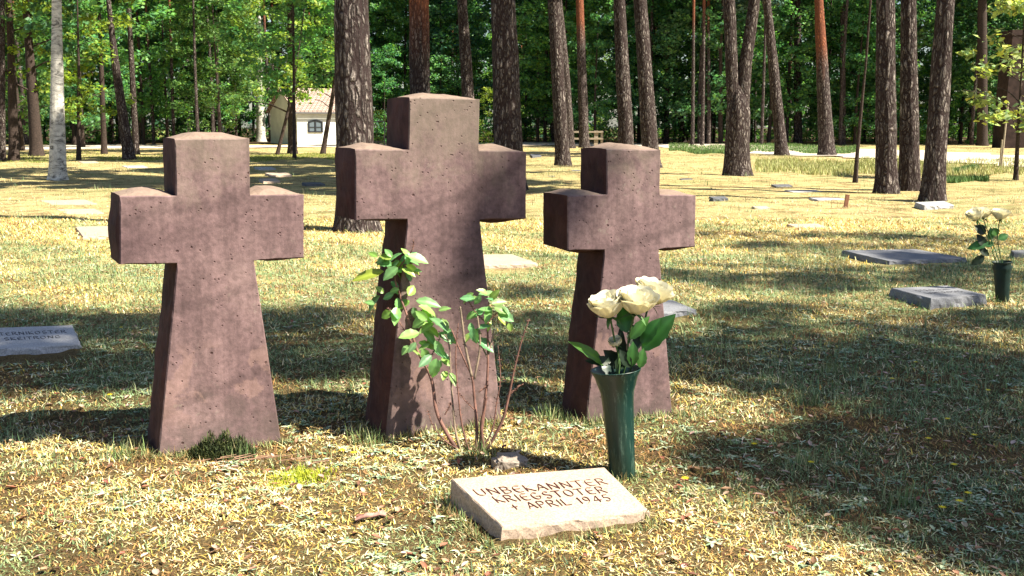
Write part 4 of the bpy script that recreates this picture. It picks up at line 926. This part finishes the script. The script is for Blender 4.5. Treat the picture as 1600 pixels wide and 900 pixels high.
pine((504, 240), 8, (521, 140), 6, 'small tree leaning right before the window wall of the house', mat=DBARK, H=7, cz=1.7, crown=(CRL[1], L_DEC), name='young_tree')
pine((1336, 286), 7, (1351, 110), 3, 'crooked thin sapling between the verge and the grouped pines', mat=DBARK, H=4.5, crown=False, name='young_tree', bend=.12)
pine((1587, 278), 7, (1596, 120), 3, 'sapling with pale leaves at the right edge', mat=DBARK, H=3.6, cz=.9, crown=(crown_mesh('crown', 77, 3.0, 0, 1.1, 46, 34, .14, cr=(.15, .35)), L_PALE), name='young_tree')
for (a, b, lab) in (((1564, 263), (1575, 162), 'taller leaning wooden stake beside the pale sapling'), ((1562, 262), (1566, 218), 'shorter wooden stake beside the pale sapling')):
    g = G(*a); t_ = P(*b, g.y); o = MB().tube([(0, 0, -.05), t_ - g], .022, 8).build('stake', m_plain('stake_wood', (.33, .27, .2))); o.location = g; tag(o, lab, 'stake')
# forked pine
b = G(1152, 276); s = FPX / b.y; root = empty('pine_tree', b, 'pine whose trunk forks into two right of the smallest cross', 'tree', 'pines standing in the cemetery turf')
def px2(x, y): return P(x, y, b.y) - b
fz = px2(1152, 125).z
lo = spline([Vector((0, 0, -.1)), px2(1152, 230), px2(1153, 180), px2(1153, 125)], 8)
def interp_ctr(pts):
    zz = [p.z for p in pts]; xx = [p.x for p in pts]
    return lambda z: Vector((float(np.interp(z, zz, xx)), 0, z))
H_ = 15
lt = [px2(1148, 190), px2(1144, 115), px2(1139, 0), px2(1130, -150), Vector((px2(1120, -150).x, 0, 13))]
rt = [px2(1157, 190), px2(1164, 105), px2(1179, 0), px2(1186, -150), Vector((px2(1195, -150).x, 0, 14))]
zs_ = list(np.arange(-.1, fz + .02, .06)); w0_, w1_ = 44 / s / 2, 36 / s / 2
link('trunk', trunk_mesh(interp_ctr(lo + [Vector((lo[-1].x, 0, fz + 1))]), lambda z: w0_ * .84 + (w1_ - w0_ * .84) * min(1, max(z, 0) / fz) - w1_ * .75 * min(1, max(0, (z - px2(1152, 178).z) / (fz - px2(1152, 178).z))) ** 1.5, 51, zs_, 40, 99, .06, .35), BARK, root)
for q, pts in ((0, lt), (1, rt)):
    zz = list(np.arange(pts[0].z, 13, .12)); z0 = pts[0].z
    link('fork', trunk_mesh(interp_ctr(pts), lambda z: max(.03, (21 / s / 2) * (1.0 - (z - z0) / 14)), 60 + q, zz, 24, 4.5 if q else 99, .06, 0), BARK, root)
    o = link('crown', CRP[q], L_PINE, root); o.location = (pts[-1].x, 0, 7.5)
    lm = limbs_mesh(90 + q, 7, 0, 2.0, 11, .05).build('limbs', DBARK, root); lm.location = (pts[-1].x, 0, 7)

# ------------------------------------------------------------------ woodland
def proto_tree(trunk_H, r, mat, crown, cmat, cz, name, limbs=True, orange=99):
    root = empty(name, (0, 0, 0)); sd_ = random.random() * 6
    link('trunk', trunk_mesh(lambda z: Vector((.12 * math.sin(z * .35 + sd_) - .12 * math.sin(sd_), 0, z)), lambda z: max(.015, r * (1 - max(z, 0) / trunk_H * .8)), int(sd_ * 10), rings_for(4, trunk_H, .4), 10, orange, .04, .12), mat, root)
    o = link('crown', crown, cmat, root); o.location = (0, 0, cz)
    if limbs: limbs_mesh(3, trunk_H - 1, cz + .5, 1.8, 10, r * .3).build('limbs', mat, root)
    return root
def children(o): return [c for c in bpy.data.objects if c.parent == o]
def copy_tree(o, kids):
    c = o.copy(); COL.objects.link(c)
    for k in kids: d = k.copy(); COL.objects.link(d); d.parent = c
    return c
protos = {'dec': [proto_tree(9, .11, DBARK, CR[i], (L_DEC, L_DARK, L_DEC, L_LIME)[i], 0, 'broadleaf_tree') for i in range(4)],
          'pine': [proto_tree(17, .11, BARK, CRP[i], L_PINE, 8.0 + i, 'pine_tree', orange=(4, 99, 6)[i]) for i in range(3)],
          'bush': [proto_tree(3, .05, DBARK, CRL[i], (L_LIME, L_DEC)[i], -.3, 'broadleaf_tree', False) for i in range(2)]}
kids = {id(o): children(o) for l in protos.values() for o in l}; used = set()
def place(kind, i, x, y, label, group, sc=1.0, rz=0.0):
    o = protos[kind][i % len(protos[kind])]
    if id(o) not in used: used.add(id(o)); c = o
    else: c = copy_tree(o, kids[id(o)])
    c.location = (x, y, 0); c.scale = (sc, sc, sc); c.rotation_euler = (0, 0, rz); tag(c, label, 'tree', group); return c
rw = random.Random(21)
def clear(x, y):
    px = 800 + x / y * FPX; return not ((385 < px < 780 and y < 68) or px > 1540 and y < 60)
lab_d = 'broadleaf tree in the dense green wood beyond the cemetery'; lab_p = 'slim pine in the dense wood beyond the cemetery'; lab_b = 'low bright green understorey tree at the edge of the wood'
for row, (y0, step) in enumerate(((63, 3.9), (70, 3.7), (79, 4.0), (89, 4.4))):
    x = -.52 * y0 - 3
    while x < .52 * y0 + 3:
        xx = x + rw.uniform(-1, 1); yy = y0 + rw.uniform(-2.5, 2.5)
        if clear(xx, yy): place('dec', rw.randrange(4), xx, yy, lab_d, 'broadleaf trees of the wood', rw.uniform(.85, 1.3), rw.random() * 6)
        x += step
for i in range(105):
    yy = rw.uniform(54, 92); xx = rw.uniform(-.5, .5) * yy
    if clear(xx, yy): place('pine', rw.randrange(3), xx, yy, lab_p, 'slim pines of the wood', rw.uniform(.8, 1.1), rw.random() * 6)
for (px, py, k, sc) in ((150, 222, 0, .55), (172, 221, 0, .5), (120, 222, 0, .5), (690, 224, 1, 1.0), (720, 222, 0, 1.2), (600, 224, 1, 1.1), (830, 222, 1, 1.0), (820, 218, 0, 1.5), (860, 219, 0, 1.5), (930, 219, 0, 1.35), (1100, 219, 1, 1.3), (1180, 220, 1, 1.2), (1260, 220, 1, 1.3), (1340, 222, 0, 1.0), (1380, 222, 1, 1.0), (1480, 224, 1, 1.3), (1520, 226, 1, 1.0), (1590, 224, 1, 1.5), (60, 226, 1, 1.2), (310, 220, 1, 1.0), (375, 219, 1, .9), (1420, 221, 0, 1.1), (655, 221, 1, 1.4), (770, 221, 1, 1.4), (590, 229, 0, .35), (764, 226, 0, .6)):
    g = G(px, py); place('bush', k, g.x, g.y, lab_b, 'understorey trees at the wood edge', sc, px)
# middle-distance foliage hanging into the frame
for (px, py, i, sc, lab) in ((35, 236, 1, 1.0, 'leafy tree with bluish green crown at the far left'), (130, 231, 0, .95, 'leafy tree between birch and leaning pine'), (225, 226, 3, 1.0, 'leafy tree behind the leaning left pine'),
                             (345, 228, 2, .9, 'leafy tree right of the left cross top'), (600, 222.5, 0, 1.0, 'leafy tree right of the thick fissured pine'), (690, 222.5, 3, 1.05, 'bright green tree between the tallest cross and a slender pine'),
                             (840, 224, 3, .9, 'bright green tree right of the stout pine'), (930, 226, 3, .75, 'light green tree above the wooden fence'), (1100, 224, 3, .85, 'green tree left of the forked pine'), (1335, 226, 0, .9, 'green tree behind the crooked sapling'), (1500, 225, 1, 1.0, 'dark leafy tree at right beyond the path')):
    g = G(px, py); c = place('dec', i, g.x, g.y, lab, 'leafy trees along the path', sc, px)
    c.name = 'leafy_tree'
for (px, py, lab, i) in ((10, 242, 'pine', 0),):
    pass
rr2 = np.random.default_rng(8); NC = 620; Cy = 66 + rr2.random(NC) * 36; Cx = (rr2.random(NC) - .5) * 1.15 * Cy; kk = ~((Cx / Cy * FPX + 800 > 400) & (Cx / Cy * FPX + 800 < 600) & (Cy < 68)); Cx, Cy = Cx[kk], Cy[kk]; NC = len(Cx)
V, F, T = leaf_cloud(np.stack([Cx, Cy, .15 + .75 * rr2.random(NC)], 1), .4 + .7 * rr2.random(NC), np.full(NC, 70), .17, TT, 1.6, .9, seed=15)
tag(link('undergrowth', npmesh('undergrowth', V, F, tint=T), L_DEC), 'low green undergrowth between the trunks of the wood', 'undergrowth', kind='stuff')
# far wood closing the view
r_ = np.random.default_rng(3); NC = 900; Cx = (r_.random(NC) - .5) * 190; Cy = 104 + r_.random(NC) * 16; Cz = r_.random(NC) * 19
V, F, T = leaf_cloud(np.stack([Cx, Cy, Cz], 1), 1.2 + 1.6 * r_.random(NC), np.full(NC, 70), .62, TT, 1.5, .8, seed=5)
tag(link('far_wood', npmesh('far_wood', V, F, tint=T), L_DARK), 'dense dark woodland closing the view behind all trees', 'woodland', kind='stuff')

# ------------------------------------------------------------------ white house
WH = Mat('white_plaster', .9, .2); n1 = WH.noise(WH.coord(), 2, 5); WH.color(WH.ramp(n1, [(.3, (.62, .63, .62)), (.7, (.78, .79, .78))])); WH = WH.m
mt = Mat('roof_tiles', .85, .2); tc = mt.n('ShaderNodeTexCoord'); br = mt.n('ShaderNodeTexBrick'); br.inputs['Scale'].default_value = 1.0; br.inputs['Brick Width'].default_value = .25; br.inputs['Row Height'].default_value = .2; br.inputs['Mortar Size'].default_value = .022
br.inputs['Color1'].default_value = (.40, .31, .27, 1); br.inputs['Color2'].default_value = (.30, .23, .20, 1); br.inputs['Mortar'].default_value = (.08, .04, .035, 1)
mt.l(tc.outputs['UV'], br.inputs['Vector']); mt.color(br.outputs['Color']); ROOF = mt.m
cn = G(465, 226); hr = empty('white_house', cn, 'small white house with tiled roof and one dark window among the trees', 'house'); hr.rotation_euler = (0, 0, R(31))
WL, WD, EH, RH = 4.0, 4.6, 1.9, 3.15      # front length, gable depth, eave, ridge
MB().add([(0, 0, -.1), (WL, 0, -.1), (WL, WD, -.1), (0, WD, -.1), (0, 0, EH), (WL, 0, EH), (WL, WD, EH), (0, WD, EH), (0, WD / 2, RH - .06), (WL, WD / 2, RH - .06)],
         [(0, 1, 5, 4), (1, 2, 6, 9, 5), (2, 3, 7, 6), (3, 0, 4, 8, 7)]).build('wall', WH, hr)
me = bpy.data.meshes.new('roof'); ov = .22; th_ = .07
sl = (RH - EH) / (WD / 2)
def rf(y): return RH - abs(y - WD / 2) * sl
Vv = []
for x in (-ov, WL + ov):
    for y in (-ov, WD / 2, WD + ov): Vv += [(x, y, rf(y) + .02), (x, y, rf(y) + .02 + th_)]
me.from_pydata(Vv, [], [(1, 7, 9, 3), (3, 9, 11, 5), (0, 2, 8, 6), (2, 4, 10, 8), (0, 1, 3, 2), (2, 3, 5, 4), (6, 8, 9, 7), (8, 10, 11, 9), (0, 6, 7, 1), (4, 5, 11, 10)])
uv = me.uv_layers.new(name='UVMap')
for lp in me.loops: co = me.vertices[lp.vertex_index].co; uv.data[lp.index].uv = (co.x, abs(co.y - WD / 2) * 1.15)
link('roof', me, ROOF, hr)
MB().box((WL / 2, -ov - .05, EH - .13), (WL / 2 + ov, .04, .035)).build('gutter', GRAN_D, hr)
wx, wz, ww, wh = 1.08, 1.0, .40, .36; fm = MB()
arcpts = [(wx - ww + 2 * ww * i / 8, wz + wh * .72 + .1 * math.sin(math.pi * i / 8)) for i in range(9)]
DKF = m_plain('dark_window_frame', (.02, .022, .03), .5)
win = MB(); win.box((wx - ww, -.03, wz), (.04, .03, wh * .75)); win.box((wx + ww, -.03, wz), (.04, .03, wh * .75)); win.box((wx, -.035, wz), (.035, .03, wh * .9)); win.box((wx, -.025, wz - wh * .78), (ww + .05, .035, .035)); win.box((wx, -.028, wz - .02), (ww, .02, .015))
for a, c in zip(arcpts[:-1], arcpts[1:]): win.tube([(a[0], -.03, a[1]), (c[0], -.03, c[1])], .04, 6)
w_ = win.build('window', DKF, hr)
gm = Mat('window_glass', .15, .6); gm.color((.10, .13, .16)); MB().box((wx, -.008, wz), (ww, .006, wh * .85)).build('pane', gm.m, w_)
# ------------------------------------------------------------------ wooden fence, gate and tall pillar
WOOD = m_plain('grey_wood', (.30, .25, .2), .85, .2)
g = G(918, 229); fe = empty('wooden_fence', g, 'low wooden post and rail fence behind the smallest cross', 'fence'); s = FPX / g.y
for x in (-28, -8, 13, 22): MB().box((x / s, 0, .35), (.06 if x != 13 else .10, .06, .45)).build('post', WOOD, fe)
for z in (.40, .74): MB().box((-3 / s, -.08, z), (27 / s, .03, .045)).build('rail', WOOD, fe)
g = G(592, 232); fe = empty('garden_gate', g, 'thin dark metal gate frame right of the thick pine', 'gate'); s = FPX / g.y
for x in (-.28, .28): MB().box((x, 0, .62), (.02, .02, .65)).build('post', DKF, fe)
for z in (.3, 1.25): MB().box((0, 0, z), (.26, .015, .018)).build('rail', DKF, fe)
g = G(1600, 231); s = FPX / g.y; pl = MB()
zt = P(1600, 48, g.y).z; hw = 37 / s
V = []
for (z, k) in ((-.1, 1.12), (zt * .45, 1.08), (zt - .25, 1.0), (zt - .25, 1.04), (zt, 1.02)):
    for (sx, sy) in ((-1, -1), (1, -1), (1, 1), (-1, 1)): V.append((sx * hw * k, sy * .55 * k, z))
F = [(i * 4 + k, i * 4 + (k + 1) % 4, (i + 1) * 4 + (k + 1) % 4, (i + 1) * 4 + k) for i in range(4) for k in range(4)] + [(16, 17, 18, 19)]
o = pl.add(V, F).build('stone_pillar', m_plain('dark_brown_stone', (.035, .022, .020), .9, .2, .5, 4)); o.location = g; tag(o, 'tall dark brown stone pillar among the trees at the right edge', 'pillar')

# ------------------------------------------------------------------ trees out of frame at right that shade the turf
lit = []
for ci_, (o, base, e, nrm) in enumerate(crosses):
    for a in np.linspace(-.05, .48, 5):
        for z in (.05, .25, .45, .65, .85, 1.05):
            if ci_ == 1 and a > .40 and .5 < z < .75: continue
            lit.append(base + e * a + Vector((0, 0, z)))
for p_ in ((705, 748), (945, 730), (1016, 799), (785, 823), (860, 775), (962, 640), (960, 740), (955, 480), (1030, 470), (1000, 500), (620, 420), (670, 520), (760, 480), (735, 620), (650, 740), (450, 745), (300, 760), (100, 760), (150, 850), (500, 850), (900, 850), (1150, 830), (1100, 860)):
    lit.append(G(*p_))
LIT = np.array([tuple(p) for p in lit]); S_ = np.array(SV)
shade = [(-60, 600, 492, 530, 13), (-60, 560, 545, 605, 12), (-60, 230, 625, 665, 4), (770, 900, 445, 570, 4), (1040, 1640, 362, 385, 9), (1040, 1640, 405, 460, 9), (1060, 1640, 580, 640, 9), (1080, 1640, 660, 740, 10), (1380, 1640, 770, 850, 7), (1060, 1640, 480, 540, 7), (420, 560, 640, 670, 2)]
rs = np.random.default_rng(11); cl = []
for (x0, x1, y0, y1, n) in shade:
    tries = 0; got = 0
    while got < n * 2.1 and tries < n * 30:
        tries += 1; g = G(x0 + (x1 - x0) * rs.random(), y0 + (y1 - y0) * rs.random()); zz = 8 + 4.5 * rs.random(); c = np.array(g) + S_ * (zz / S_[2]); rad_ = .28 + .22 * rs.random()
        d = c - LIT; d = d - (d @ S_)[:, None] * S_; 
        if (np.linalg.norm(d, axis=1) > rad_ + .08).all(): cl.append((*c, rad_)); got += 1
pb = crosses[1]
for (a, z) in ((.42, .66), (.48, .60)):
    p = np.array(pb[1] + pb[2] * a + Vector((0, 0, z))); c = p + S_ * (15 + 3 * rs.random()); cl.append((*c, .17))
cl = np.array(cl)
# gather the clumps into a few trees
seeds_ = [(9.5, 2.0), (12.5, .9), (10.5, 4.6), (13.5, 3.2), (16.0, -2.2), (17, 1.8)]
asg = np.argmin([(cl[:, 0] - a) ** 2 + (cl[:, 1] - b) ** 2 for a, b in seeds_], axis=0)
for i, (a, b) in enumerate(seeds_):
    c = cl[asg == i]
    if len(c) < 3: continue
    rt_ = empty('pine_tree', (a, b, 0), 'tall pine standing out of the frame at right and shading the turf', 'tree', 'pines out of frame at right')
    link('trunk', trunk_mesh(lambda z: Vector((0, 0, z)), lambda z: max(.03, .15 * (1 - max(z, 0) / 15)), 200 + i, rings_for(3, 13.5, .3), 14, 99, .04, .12), BARK, rt_)
    loc = c[:, :3] - np.array([a, b, 0]); V, F, T = leaf_cloud(loc, c[:, 3], np.full(len(c), 58), .13, TT, 1.7, .8, seed=i)
    link('crown', npmesh('crown', V, F, tint=T), L_PINE, rt_)
    mb = MB()
    for p in loc:
        q_ = np.array([np.array([a, b, max(5, p[2] - 1.6)]) * (1 - f) + (p + np.array([a, b, 0])) * f for f in np.linspace(0, 1, 9)])
        dd = q_[:, None] - LIT[None]; dd = dd - (dd @ S_)[..., None] * S_
        if np.linalg.norm(dd, axis=2).min() < .15: continue
        mb.tube(spline([Vector((0, 0, max(5, p[2] - 1.6))), Vector((p[0] * .5, p[1] * .5, max(5, p[2] - 1.6) * .5 + p[2] * .5)), Vector(p)], 3), [.035 * (1 - .12 * k) for k in range(7)], 5, False)
    mb.build('limbs', DBARK, rt_)
